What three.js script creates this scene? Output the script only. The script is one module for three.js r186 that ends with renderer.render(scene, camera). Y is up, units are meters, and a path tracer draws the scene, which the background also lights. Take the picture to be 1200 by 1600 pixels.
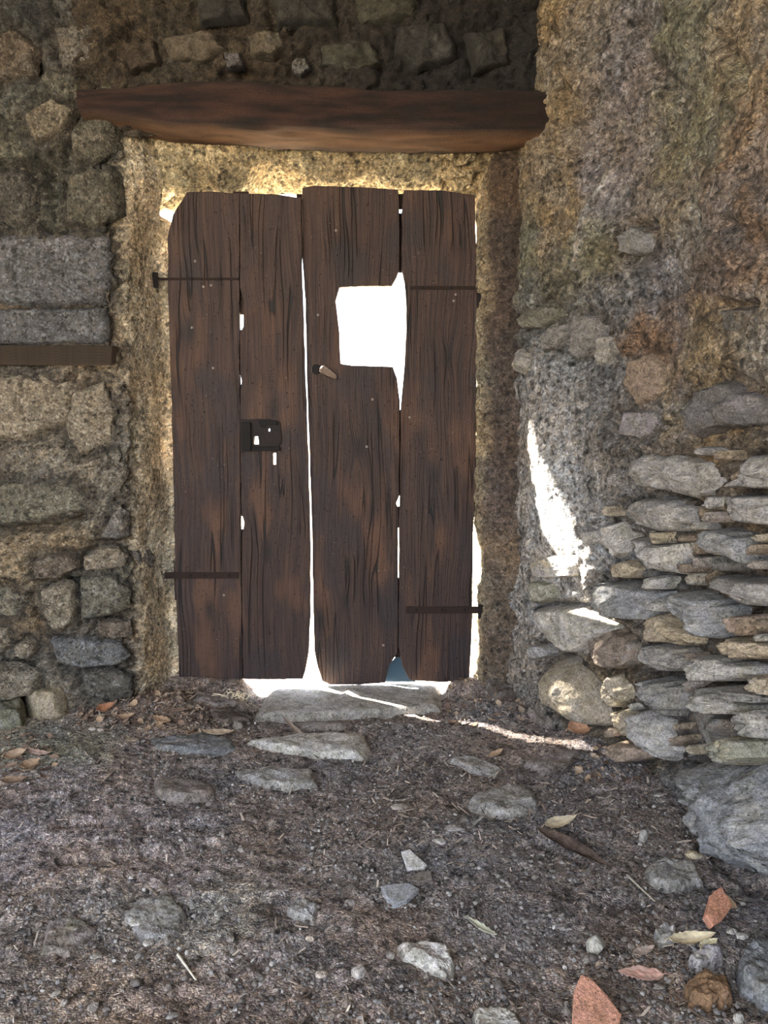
import * as THREE from 'three';
import { createNoise3D } from 'simplex-noise';
import { mergeGeometries, mergeVertices } from 'three/addons/utils/BufferGeometryUtils.js';
import { RoundedBoxGeometry } from 'three/addons/geometries/RoundedBoxGeometry.js';

// ------------------------------------------------------------------ camera, sky, sun, exposure
const EYE = new THREE.Vector3(0, 0.86, 2.53), PITCH = -6.4 * Math.PI / 180, FOCAL = 1256;
const scene = new THREE.Scene();
const camera = new THREE.PerspectiveCamera(2 * Math.atan(800 / FOCAL) * 180 / Math.PI, 3 / 4, 0.05, 200);
camera.position.copy(EYE); camera.rotation.set(PITCH, 0, 0); camera.updateMatrixWorld(true);
const renderer = new THREE.WebGLRenderer({ antialias: true });
renderer.toneMapping = THREE.LinearToneMapping;
renderer.toneMappingExposure = 1.6;
renderer.shadowMap.enabled = true;
scene.background = new THREE.Color(4.1, 4.5, 5.15);                       // bright hazy daylight, the same all round
const SUN_AZ = 57 * Math.PI / 180, SUN_EL = 43 * Math.PI / 180;          // azimuth from the door's normal: the sun stands outside, far to the left
const sun = new THREE.DirectionalLight(new THREE.Color(1, 0.93, 0.82), 95);
sun.position.set(-Math.sin(SUN_AZ) * Math.cos(SUN_EL) * 12, Math.sin(SUN_EL) * 12, -Math.cos(SUN_AZ) * Math.cos(SUN_EL) * 12);
sun.castShadow = true; sun.shadow.radius = 4;                             // the sun through thin haze sun.shadow.mapSize.set(4096, 4096);
Object.assign(sun.shadow.camera, { left: -5, right: 5, top: 5, bottom: -5, near: 1, far: 30 });
scene.add(sun, sun.target);

// ------------------------------------------------------------------ random numbers and noise
function rng(seed) { let a = seed | 0; return () => { a = (a + 0x6d2b79f5) | 0; let t = Math.imul(a ^ (a >>> 15), 1 | a); t = (t + Math.imul(t ^ (t >>> 7), 61 | t)) ^ t; return ((t ^ (t >>> 14)) >>> 0) / 4294967296; }; }
const N3 = createNoise3D(rng(11));
const fbm = (x, y, z, o = 4, g = 0.5) => { let s = 0, a = 1, n = 0; for (let i = 0; i < o; i++) { s += a * N3(x, y, z); n += a; a *= g; x = x * 2.03 + 7.1; y = y * 2.03 - 3.7; z = z * 2.03 + 1.9; } return s / n; };
const ridge = (x, y, z, o = 3) => { let s = 0, a = 1, n = 0; for (let i = 0; i < o; i++) { s += a * (1 - 2 * Math.abs(N3(x, y, z))); n += a; a *= 0.5; x = x * 2.1 + 3; y = y * 2.1 + 5; z = z * 2.1 - 2; } return s / n; };
const hash = (i, j, k) => { let h = Math.imul(i, 374761393) ^ Math.imul(j, 668265263) ^ Math.imul(k, 2147483647 - 1274126177); h = Math.imul(h ^ (h >>> 13), 1274126177); return ((h ^ (h >>> 16)) >>> 0) / 4294967296; };
function worley(x, y, z) {                                               // [nearest, second nearest, the cell's own number]
  const xi = Math.floor(x), yi = Math.floor(y), zi = Math.floor(z); let a = 9, b = 9, id = 0;
  for (let i = -1; i < 2; i++) for (let j = -1; j < 2; j++) for (let k = -1; k < 2; k++) {
    const X = xi + i, Y = yi + j, Z = zi + k, d = Math.hypot(X + hash(X, Y, Z) - x, Y + hash(Y + 91, Z, X) - y, Z + hash(Z, X + 17, Y) - z);
    if (d < a) { b = a; a = d; id = hash(X + 5, Y + 9, Z + 31); } else if (d < b) b = d;
  }
  return [a, b, id];
}
const clamp = (x, a = 0, b = 1) => Math.min(b, Math.max(a, x)), smooth = (a, b, x) => { const t = clamp((x - a) / (b - a)); return t * t * (3 - 2 * t); }, mix = (a, b, t) => a + (b - a) * t;
const mix3 = (a, b, t) => [mix(a[0], b[0], t), mix(a[1], b[1], t), mix(a[2], b[2], t)];

// ------------------------------------------------------------------ from a place in the photograph to a place in the room
function ray(px, py) { return new THREE.Vector3((px - 600) / FOCAL, (800 - py) / FOCAL, -1).applyEuler(camera.rotation); }
function onZ(px, py, z) { const r = ray(px, py), t = (z - EYE.z) / r.z; return [EYE.x + r.x * t, EYE.y + r.y * t]; }
function onFloor(px, py, y = 0) { const r = ray(px, py), t = (y - EYE.y) / r.y; return [EYE.x + r.x * t, EYE.z + r.z * t]; }

// ------------------------------------------------------------------ textures (grain and fine relief only)
function dataTex(w, h, f, channels = 1, srgb = false) {
  const d = new Uint8Array(w * h * 4);
  for (let y = 0; y < h; y++) for (let x = 0; x < w; x++) { const c = f(x, y), o = (y * w + x) * 4; for (let k = 0; k < 3; k++) d[o + k] = clamp(channels === 1 ? c : c[k]) * 255; d[o + 3] = 255; }
  const t = new THREE.DataTexture(d, w, h); t.wrapS = t.wrapT = THREE.RepeatWrapping; t.magFilter = THREE.LinearFilter; t.minFilter = THREE.LinearMipmapLinearFilter; t.generateMipmaps = true;
  if (srgb) t.colorSpace = THREE.SRGBColorSpace; t.needsUpdate = true; return t;
}
const perm = Array.from({ length: 4096 }, ((r) => () => r())(rng(77)));
const lat = (x, y, p, s) => perm[(Math.imul(((x % p) + p) % p, 57) + Math.imul(((y % p) + p) % p, 1013) + s * 131) & 4095];
function tile(u, v, p, s) { const x = u * p, y = v * p, xi = Math.floor(x), yi = Math.floor(y), fx = x - xi, fy = y - yi, a = fx * fx * (3 - 2 * fx), b = fy * fy * (3 - 2 * fy); return mix(mix(lat(xi, yi, p, s), lat(xi + 1, yi, p, s), a), mix(lat(xi, yi + 1, p, s), lat(xi + 1, yi + 1, p, s), a), b); }
const tfbm = (u, v, p, o, s, g = 0.55) => { let t = 0, a = 1, n = 0; for (let i = 0; i < o; i++) { t += a * tile(u, v, p, s + i); n += a; a *= g; p *= 2; } return t / n; };
const TS = 1024;
function grains(p, s) {                                                   // rounded grains, tiling: 1 on top of a grain, 0 between; and a number for each grain
  const px = [], py = [], id = []; for (let j = 0; j < p; j++) for (let i = 0; i < p; i++) { const r = rng(s * 7919 + j * 613 + i); px.push(r()); py.push(r()); id.push(r()); }
  return (u, v) => { const x = u * p, y = v * p, xi = Math.floor(x), yi = Math.floor(y); let a = 9, b = 9, n = 0; for (let j = -1; j < 2; j++) for (let i = -1; i < 2; i++) { const k = ((yi + j + p) % p) * p + ((xi + i + p) % p), dx = xi + i + px[k] - x, dy = yi + j + py[k] - y, d = dx * dx + dy * dy; if (d < a) { b = a; a = d; n = id[k]; } else if (d < b) b = d; } return [clamp((Math.sqrt(b) - Math.sqrt(a)) * 1.6), n]; };
}
const gA = grains(34, 1), gB = grains(78, 2), gC = grains(150, 3), field = (f) => { const a = new Float32Array(TS * TS); for (let y = 0; y < TS; y++) for (let x = 0; x < TS; x++) a[y * TS + x] = f(x / TS, y / TS); return a; };
const A0 = field((u, v) => { const [e, n] = gA(u + 0.012 * (tile(u, v, 40, 5) - 0.5), v + 0.012 * (tile(u, v, 40, 6) - 0.5)); return e * (0.35 + 0.65 * n); }), B0 = field((u, v) => { const [e, n] = gB(u + 0.006 * (tile(u, v, 80, 5) - 0.5), v); return e * (0.3 + 0.7 * n); }), C0 = field((u, v) => { const [e, n] = gC(u, v); return e * n; });
const AN = field((u, v) => gA(u, v)[1]), BN = field((u, v) => gB(u, v)[1]), CN = field((u, v) => gC(u, v)[1]), F0 = field((u, v) => tfbm(u, v, 9, 5, 31, 0.6)), F1 = field((u, v) => tfbm(u, v, 26, 4, 44, 0.6));
const at = (f, x, y) => f[y * TS + x];
const rockBump = dataTex(TS, TS, (x, y) => 0.12 + 0.5 * at(F0, x, y) + 0.34 * at(F1, x, y) + 0.16 * at(B0, x, y) * smooth(0.4, 0.6, at(F0, x, y)) - 0.22 * smooth(0.86, 0.95, at(BN, x, y)) * at(B0, x, y));
const rockTone = dataTex(TS, TS, (x, y) => {
  let k = 0.1 + 0.62 * at(F0, x, y) + 0.55 * at(F1, x, y); const b = at(BN, x, y), c = at(CN, x, y), d = smooth(0.35, 0.65, at(F0, x, y)); k *= b > 0.9 ? 0.72 : b < 0.07 ? 1.35 : 0.85 + 0.3 * b; k *= 0.7 + 0.6 * c;
  return [k, k * mix(0.96, 0.97, d), k * mix(0.88, 1.0, d)];
}, 3);
const roughBump = dataTex(TS, TS, (x, y) => 0.38 * at(F0, x, y) + 0.3 * at(F1, x, y) + 0.3 * at(A0, x, y) + 0.22 * at(B0, x, y) - 0.3 * smooth(0.84, 0.95, at(AN, x, y)) * at(A0, x, y));
const roughTone = dataTex(TS, TS, (x, y) => {
  let k = 0.12 + 0.5 * at(F0, x, y) + 0.4 * at(F1, x, y); const a = at(AN, x, y), b = at(BN, x, y), c = at(CN, x, y); k *= (0.6 + 0.5 * at(A0, x, y) + 0.35 * at(B0, x, y)); k *= a > 0.93 ? 1.5 : a < 0.1 ? 0.55 : 1; k *= b > 0.9 ? 1.45 : b < 0.1 ? 0.5 : 1; k *= 0.75 + 0.5 * c;
  return [k * 1.1, k * mix(1.0, 1.08, a), k * mix(0.9, 1.1, a)];
}, 3);
const grainBump = dataTex(TS, TS, (x, y) => 0.3 * at(F0, x, y) + 0.2 * at(F1, x, y) + 0.25 * at(A0, x, y) * smooth(0.55, 0.9, at(AN, x, y)) + 0.3 * at(B0, x, y) + 0.18 * at(C0, x, y));
const grainTone = dataTex(TS, TS, (x, y) => {
  let k = 0.25 + 0.4 * at(F0, x, y) + 0.3 * at(F1, x, y); const a = at(AN, x, y), b = at(BN, x, y), c = at(CN, x, y); k *= 0.62 + 0.4 * at(B0, x, y) + 0.35 * at(C0, x, y); k *= b > 0.88 ? 1.7 : b < 0.12 ? 0.45 : 0.8 + 0.4 * b; k *= c > 0.9 ? 1.5 : c < 0.14 ? 0.5 : 1; if (a > 0.93) k *= mix(1, 1.6, at(A0, x, y));
  return [k * 1.06, k * mix(0.96, 1.03, b), k * mix(0.9, 1.08, c)];
}, 3);
function rep(t, m) { const c = t.clone(); c.repeat.set(1 / m, 1 / m); c.needsUpdate = true; return c; }
const std = (o) => new THREE.MeshStandardMaterial({ roughness: 0.95, metalness: 0, ...o });
const M = {
  masonry: std({ vertexColors: true, map: rep(roughTone, 0.37), bumpMap: rep(roughBump, 0.37), bumpScale: 0.007 }),
  stone: std({ vertexColors: true, map: rep(rockTone, 0.33), bumpMap: rep(rockBump, 0.33), bumpScale: 0.009, roughness: 0.88 }),
  plaster: std({ vertexColors: true, map: rep(roughTone, 0.37), bumpMap: rep(roughBump, 0.37), bumpScale: 0.005 }),
  earth: std({ vertexColors: true, map: rep(grainTone, 0.42), bumpMap: rep(grainBump, 0.42), bumpScale: 0.008 }),
  loose: std({ vertexColors: true, map: rep(rockTone, 0.16), bumpMap: rep(rockBump, 0.16), bumpScale: 0.005, roughness: 0.85 }),
  iron: std({ color: new THREE.Color(0.016, 0.011, 0.01), roughness: 0.85, metalness: 0, bumpMap: rep(rockBump, 0.1), bumpScale: 0.002 }),
  ironHole: std({ color: new THREE.Color(0.007, 0.006, 0.006), roughness: 0.9 }),
  rust: std({ color: new THREE.Color(0.035, 0.02, 0.015), roughness: 0.9, bumpMap: rep(rockBump, 0.1), bumpScale: 0.002 }),
  leaf: std({ vertexColors: true, roughness: 0.8 }),
  bark: std({ vertexColors: true, map: rep(rockTone, 0.1), bumpMap: rep(rockBump, 0.08), bumpScale: 0.006 }),
  grit: std({ color: 0xffffff, roughness: 0.95 }),
  shell: std({ color: new THREE.Color(0.2, 0.18, 0.15), bumpMap: rep(rockBump, 0.6), bumpScale: 0.03 }),
  outside: std({ color: new THREE.Color(0.5, 0.42, 0.3), bumpMap: rep(grainBump, 1.5), bumpScale: 0.03 }),
};

// ------------------------------------------------------------------ naming
const taken = {};
function numbered(n) { const k = taken[n] = (taken[n] ?? -1) + 1; return k ? n + '_' + String(k).padStart(3, '0') : n; }
function shadow(o) { o.traverse((c) => { c.castShadow = c.receiveShadow = true; }); return o; }
function structure(name, o = new THREE.Group()) { o.name = name; o.userData.kind = 'structure'; scene.add(o); return o; }
function part(name, geometry, material, parent) { const m = new THREE.Mesh(geometry, material); m.name = name; parent.add(m); return m; }
function thing(name, o, label, category, group) { o.name = numbered(name); o.userData = { label, category }; if (group) o.userData.group = group; scene.add(o); return o; }

// ------------------------------------------------------------------ curved wall sheets: a plan line swept up, or a section swept across
function chaikin(p, times) { for (let k = 0; k < times; k++) { const q = [p[0]]; for (let i = 0; i + 1 < p.length; i++) { const [a, b] = [p[i], p[i + 1]]; q.push([mix(a[0], b[0], 0.25), mix(a[1], b[1], 0.25)], [mix(a[0], b[0], 0.75), mix(a[1], b[1], 0.75)]); } q.push(p.at(-1)); p = q; } return p; }
function line(points, rounds = 2) {
  const p = chaikin(points, rounds), s = [0];
  for (let i = 1; i < p.length; i++) s.push(s[i - 1] + Math.hypot(p[i][0] - p[i - 1][0], p[i][1] - p[i - 1][1]));
  const at = (q) => { let i = 1; while (i < s.length - 1 && s[i] < q) i++; const t = (q - s[i - 1]) / (s[i] - s[i - 1]); return [mix(p[i - 1][0], p[i][0], t), mix(p[i - 1][1], p[i][1], t)]; };
  return { p, s, length: s.at(-1), at, tangent(q) { const e = 0.012, a = at(Math.max(0, q - e)), b = at(Math.min(s.at(-1), q + e)), l = Math.hypot(b[0] - a[0], b[1] - a[1]) || 1; return [(b[0] - a[0]) / l, (b[1] - a[1]) / l]; } };
}
function sweptUp(points, rounds) {                                        // frame(u = along the plan, v = height)
  const L = line(points, rounds);
  return {
    L, frame(u, v) { const [x, z] = L.at(u), [tx, tz] = L.tangent(u); return [x, v, z, -tz, 0, tx]; },
    find(px, py) {                                                        // where that sight line first meets the sheet
      const r = ray(px, py); let best = null;
      for (let i = 1; i < L.p.length; i++) {
        const [ax, az] = L.p[i - 1], [bx, bz] = L.p[i], ex = bx - ax, ez = bz - az, det = r.x * -ez + ex * r.z; if (Math.abs(det) < 1e-9) continue;
        const t = ((ax - EYE.x) * -ez + ex * (az - EYE.z)) / det, k = (r.x * (az - EYE.z) - r.z * (ax - EYE.x)) / det;
        if (t > 0 && k >= -1e-6 && k <= 1 + 1e-6 && (!best || t < best.t)) best = { t, u: L.s[i - 1] + k * (L.s[i] - L.s[i - 1]) };
      }
      return best ? [best.u, EYE.y + r.y * best.t] : null;
    },
  };
}
function boxed(g) {
  const ix = g.index.array, P = g.attributes.position.array, N = g.attributes.normal.array, K = g.attributes.color.array, n = ix.length, p = new Float32Array(n * 3), m = new Float32Array(n * 3), c = new Float32Array(n * 3), uv = new Float32Array(n * 2);
  for (let t = 0; t < n; t += 3) {
    const a = ix[t] * 3, b = ix[t + 1] * 3, d = ix[t + 2] * 3, e0 = P[b] - P[a], e1 = P[b + 1] - P[a + 1], e2 = P[b + 2] - P[a + 2], f0 = P[d] - P[a], f1 = P[d + 1] - P[a + 1], f2 = P[d + 2] - P[a + 2];
    const X = Math.abs(e1 * f2 - e2 * f1), Y = Math.abs(e2 * f0 - e0 * f2), Z = Math.abs(e0 * f1 - e1 * f0), k = X > Y && X > Z ? 0 : Y > Z ? 1 : 2;
    for (let q = 0; q < 3; q++) { const s = ix[t + q] * 3, o = (t + q) * 3; for (let w = 0; w < 3; w++) { p[o + w] = P[s + w]; m[o + w] = N[s + w]; c[o + w] = K[s + w]; } uv[(t + q) * 2] = k === 0 ? P[s + 2] + 0.31 : P[s] + 0.17 * k; uv[(t + q) * 2 + 1] = k === 1 ? P[s + 2] + 0.53 : P[s + 1]; }
  }
  const r = new THREE.BufferGeometry(); r.setAttribute('position', new THREE.BufferAttribute(p, 3)); r.setAttribute('normal', new THREE.BufferAttribute(m, 3)); r.setAttribute('color', new THREE.BufferAttribute(c, 3)); r.setAttribute('uv', new THREE.BufferAttribute(uv, 2)); return r;
}
function sheet(frame, u0, u1, v0, v1, du, dv, relief, tone) {
  const nu = Math.ceil((u1 - u0) / du), nv = Math.ceil((v1 - v0) / dv), pos = new Float32Array((nu + 1) * (nv + 1) * 3), col = new Float32Array(pos.length), uv = new Float32Array((nu + 1) * (nv + 1) * 2), idx = [];
  for (let i = 0, o = 0; i <= nu; i++) {
    const u = mix(u0, u1, i / nu);
    for (let j = 0; j <= nv; j++, o++) {
      const v = mix(v0, v1, j / nv), [x, y, z, nx, ny, nz] = frame(u, v), r = relief(u, v, x, y, z), h = r.h ?? r;
      pos.set([x + nx * h, y + ny * h, z + nz * h], o * 3); col.set(tone(u, v, x + nx * h, y + ny * h, z + nz * h, r), o * 3); uv.set([u, v], o * 2);
      if (i < nu && j < nv) { const a = o, b = o + nv + 1; idx.push(a, b, b + 1, a, b + 1, a + 1); }
    }
  }
  const g = new THREE.BufferGeometry(); g.setAttribute('position', new THREE.BufferAttribute(pos, 3)); g.setAttribute('color', new THREE.BufferAttribute(col, 3)); g.setAttribute('uv', new THREE.BufferAttribute(uv, 2));
  g.setIndex(idx); g.computeVertexNormals(); return g;
}
const wallSheet = (...a) => boxed(sheet(...a));
// soft patches of colour and hollows, both laid out on a sheet
const zonesOn = (find, list) => list.map(([px, py, r, c]) => { const q = find(px, py); return q && { u: q[0], v: q[1], r: r / 520, c }; }).filter(Boolean);
function zoneTone(zones, u, v) { let w = 1e-6, c = [0, 0, 0]; for (const z of zones) { const d = ((u - z.u) ** 2 + (v - z.v) ** 2) / (z.r * z.r), k = 1 / (0.02 + d * d); w += k; c[0] += k * z.c[0]; c[1] += k * z.c[1]; c[2] += k * z.c[2]; } return [c[0] / w, c[1] / w, c[2] / w]; }
const strokesOn = (find, list) => list.map(([pts, width, depth, tint]) => { const p = pts.map(([x, y]) => find(x, y)).filter(Boolean); const us = p.map((q) => q[0]), vs = p.map((q) => q[1]), m = width * 3; return { p, width, depth, tint, box: [Math.min(...us) - m, Math.max(...us) + m, Math.min(...vs) - m, Math.max(...vs) + m] }; });
function strokeDepth(strokes, u, v) {
  let h = 0, tint = null, tw = 0;
  for (const s of strokes) {
    if (u < s.box[0] || u > s.box[1] || v < s.box[2] || v > s.box[3]) continue;
    let d = 9; for (let i = 1; i < s.p.length; i++) { const [a, b] = [s.p[i - 1], s.p[i]], ex = b[0] - a[0], ey = b[1] - a[1], t = clamp(((u - a[0]) * ex + (v - a[1]) * ey) / (ex * ex + ey * ey + 1e-9)); d = Math.min(d, Math.hypot(u - a[0] - ex * t, v - a[1] - ey * t)); }
    const w = s.width * (1 + 0.5 * N3(u * 25, v * 25, 3)), k = Math.exp(-((d / w) ** 2)); h += s.depth * k; if (s.tint && k > tw) { tint = s.tint; tw = k; }
  }
  return { h, tint, tw };
}
function insidePoly(p, u, v) { let c = false; for (let i = 0, j = p.length - 1; i < p.length; j = i++) if ((p[i][1] > v) !== (p[j][1] > v) && u < ((p[j][0] - p[i][0]) * (v - p[i][1])) / (p[j][1] - p[i][1]) + p[i][0]) c = !c; return c; }
function edgeDist(p, u, v) { let d = 9; for (let i = 0, j = p.length - 1; i < p.length; j = i++) { const ex = p[i][0] - p[j][0], ey = p[i][1] - p[j][1], t = clamp(((u - p[j][0]) * ex + (v - p[j][1]) * ey) / (ex * ex + ey * ey + 1e-9)); d = Math.min(d, Math.hypot(u - p[j][0] - ex * t, v - p[j][1] - ey * t)); } return d; }
function jointDepth(polys, u, v, depth) {                                 // mortar lies back round each stone
  let h = 0;
  for (const p of polys) { if (u < p.box[0] || u > p.box[1] || v < p.box[2] || v > p.box[3]) continue; const d = edgeDist(p, u, v) * (insidePoly(p, u, v) ? -1 : 1); h = Math.max(h, (p.f ?? 1) * (1 - smooth(0.0, 0.036, d))); }
  return -depth * h;
}
function polyOn(find, pts, lift = 0, frame = null) {
  const x0 = Math.min(...pts.map((t) => t[0])), x1 = Math.max(...pts.map((t) => t[0]));
  let p = pts.map(([x, y]) => { const q = find(x, y); if (!q || !lift) return q; const r = ray(x, y), [, , , nx, , nz] = frame(q[0], q[1]), k = lift * (1 - (x - x0) / (x1 - x0)) / Math.max(0.25, Math.abs(r.x * nx + r.z * nz)); return [q[0] - (r.x * nz - r.z * nx) * k, q[1] - r.y * k]; }).filter(Boolean);
  if (lift) { const a = p.reduce((t, q) => [t[0] + q[0] / p.length, t[1] + q[1] / p.length], [0, 0]); p = p.map((q) => [a[0] + (q[0] - a[0]) * 0.98, a[1] + (q[1] - a[1]) * 0.99]); }
  const us = p.map((q) => q[0]), vs = p.map((q) => q[1]); p.box = [Math.min(...us) - 0.03, Math.max(...us) + 0.03, Math.min(...vs) - 0.03, Math.max(...vs) + 0.03]; return p;
}

// a single stone bedded in a sheet: its outline, how far it stands proud, its tilt and its own colour
function stoneGeometry(poly, frame, { h = 0.03, depth = 0.035, bevel = 0.26, rough = 1, color = [0.3, 0.3, 0.29], spot = [0.42, 0.38, 0.28], tilt = [0, 0], seed = 1, facet = 1, lean = 0, soft = 0.25, n = 64, rings = 13, flat = 1 }) {
  let p = soft > 0.3 ? chaikin([...poly, poly[0]], 2) : [...poly, poly[0]]; p.pop();
  const L = [0]; for (let i = 1; i <= p.length; i++) { const a = p[i - 1], b = p[i % p.length]; L.push(L[i - 1] + Math.hypot(b[0] - a[0], b[1] - a[1])); }
  const size = L.at(-1) / 3.5; let area = 0, cu = 0, cv = 0;
  for (let i = 0; i < p.length; i++) { const a = p[i], b = p[(i + 1) % p.length], k = a[0] * b[1] - b[0] * a[1]; area += k; cu += (a[0] + b[0]) * k; cv += (a[1] + b[1]) * k; }
  cu /= 3 * area; cv /= 3 * area;
  const fn = frame(cu, cv).slice(3), outline = []; for (let i = 0, j = 1; i < n; i++) { const q = L.at(-1) * i / n; while (L[j] < q) j++; const t = (q - L[j - 1]) / (L[j] - L[j - 1] || 1), a = p[j - 1], b = p[j % p.length]; let u = mix(a[0], b[0], t), v = mix(a[1], b[1], t); const w = 1 + 0.06 * rough * N3(u * 22, v * 22, seed) + 0.035 * rough * N3(u * 70, v * 70, seed + 4); outline.push([cu + (u - cu) * w, cv + (v - cv) * w]); }
  const pos = [], col = [], uv = [], idx = [], ou = hash(seed, 3, 7) * 5, ov = hash(seed, 8, 2) * 5;
  const fr_ = rng(seed * 97 + 13), planes = []; for (let i = 0; i < 6; i++) { const a = i / 6 * 6.283 + fr_() * 0.9, k = (0.4 + 0.8 * fr_()) * facet; planes.push([Math.cos(a) * k, Math.sin(a) * k, (0.08 + 0.42 * fr_()) * h]); }
  const put = (u, v, q, sp) => {
    const t = 1 - q, e = clamp(t / bevel), prof = 1 - (1 - e) ** 2.4, f = size * 0.55;
    let k = -depth + (depth + h * mix(1 - 0.35 * q * q, 1, flat)) * prof + prof * ((tilt[0] + lean) * (u - cu) + tilt[1] * (v - cv));
    if (facet) { let cut = 0; for (const [a, b, c] of planes) cut = Math.max(cut, a * (u - cu) + b * (v - cv) - c); k -= prof * Math.min(cut, h * 0.8); }
    k += prof * rough * (0.3 * h * fbm(u / f + seed, v / f, seed * 1.7, 2) + Math.min(0.012, 0.3 * h) * ridge(u * 14 + seed, v * 20, seed, 4) + 0.0032 * fbm(u * 75, v * 75, seed, 3));
    const [x, y, z, nx, ny, nz] = frame(u, v); pos.push(x + nx * k, y + ny * k, z + nz * k);
    uv.push(u, v);
    const a = fbm(u * 11 + seed, v * 13, seed, 4), b = fbm(u * 40, v * 40 + seed, 5, 3), s = smooth(0.12, 0.5, a + 0.4 * b); let c = mix3(color, spot, 0.55 * s);
    const m = (1 + 0.32 * b + 0.2 * a) * (1 - 0.4 * smooth(0.3, 0.6, fbm(u * 22, v * 30, seed + 9, 3))); col.push(c[0] * m, c[1] * m, c[2] * m);
  };
  for (let k = 0; k < rings; k++) { const q = 1 - (k / rings) ** 1.35; outline.forEach(([u, v], i) => put(cu + (u - cu) * q, cv + (v - cv) * q, q, i)); }
  put(cu, cv, 0, n);
  const flip = area < 0;
  const tri = (a, b, c) => flip ? idx.push(a, c, b) : idx.push(a, b, c);
  for (let k = 0; k + 1 < rings; k++) for (let i = 0; i < n; i++) { const a = k * n + i, b = k * n + (i + 1) % n; tri(a, b, b + n); tri(a, b + n, a + n); }
  for (let i = 0; i < n; i++) tri((rings - 1) * n + i, (rings - 1) * n + (i + 1) % n, rings * n);
  const g = new THREE.BufferGeometry(); g.setAttribute('position', new THREE.Float32BufferAttribute(pos, 3)); g.setAttribute('color', new THREE.Float32BufferAttribute(col, 3)); g.setAttribute('uv', new THREE.Float32BufferAttribute(uv, 2));
  g.setIndex(idx); g.computeVertexNormals(); if (g.attributes.normal) { const N = g.attributes.normal; let w = 0; for (let q = 0; q < N.count; q++) w += N.getX(q) * fn[0] + N.getY(q) * fn[1] + N.getZ(q) * fn[2]; if (w < 0) { for (let q = 0; q < idx.length; q += 3) { const z = idx[q]; idx[q] = idx[q + 1]; idx[q + 1] = z; } g.setIndex(idx); g.computeVertexNormals(); } } return boxed(g);
}
// colours of what the place is made of (linear)
const C = {
  grey: [0.27, 0.265, 0.255], blue: [0.235, 0.25, 0.265], pale: [0.46, 0.45, 0.42], white: [0.62, 0.6, 0.55], dark: [0.1, 0.097, 0.09], moss: [0.19, 0.19, 0.14], brown: [0.2, 0.145, 0.1], ochre: [0.42, 0.32, 0.17],
  lime: [0.62, 0.52, 0.32], sand: [0.42, 0.36, 0.26], lilac: [0.33, 0.31, 0.33], dust: [0.27, 0.235, 0.215], soil: [0.13, 0.105, 0.09], green: [0.26, 0.27, 0.18], rust: [0.34, 0.21, 0.12],
};

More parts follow.
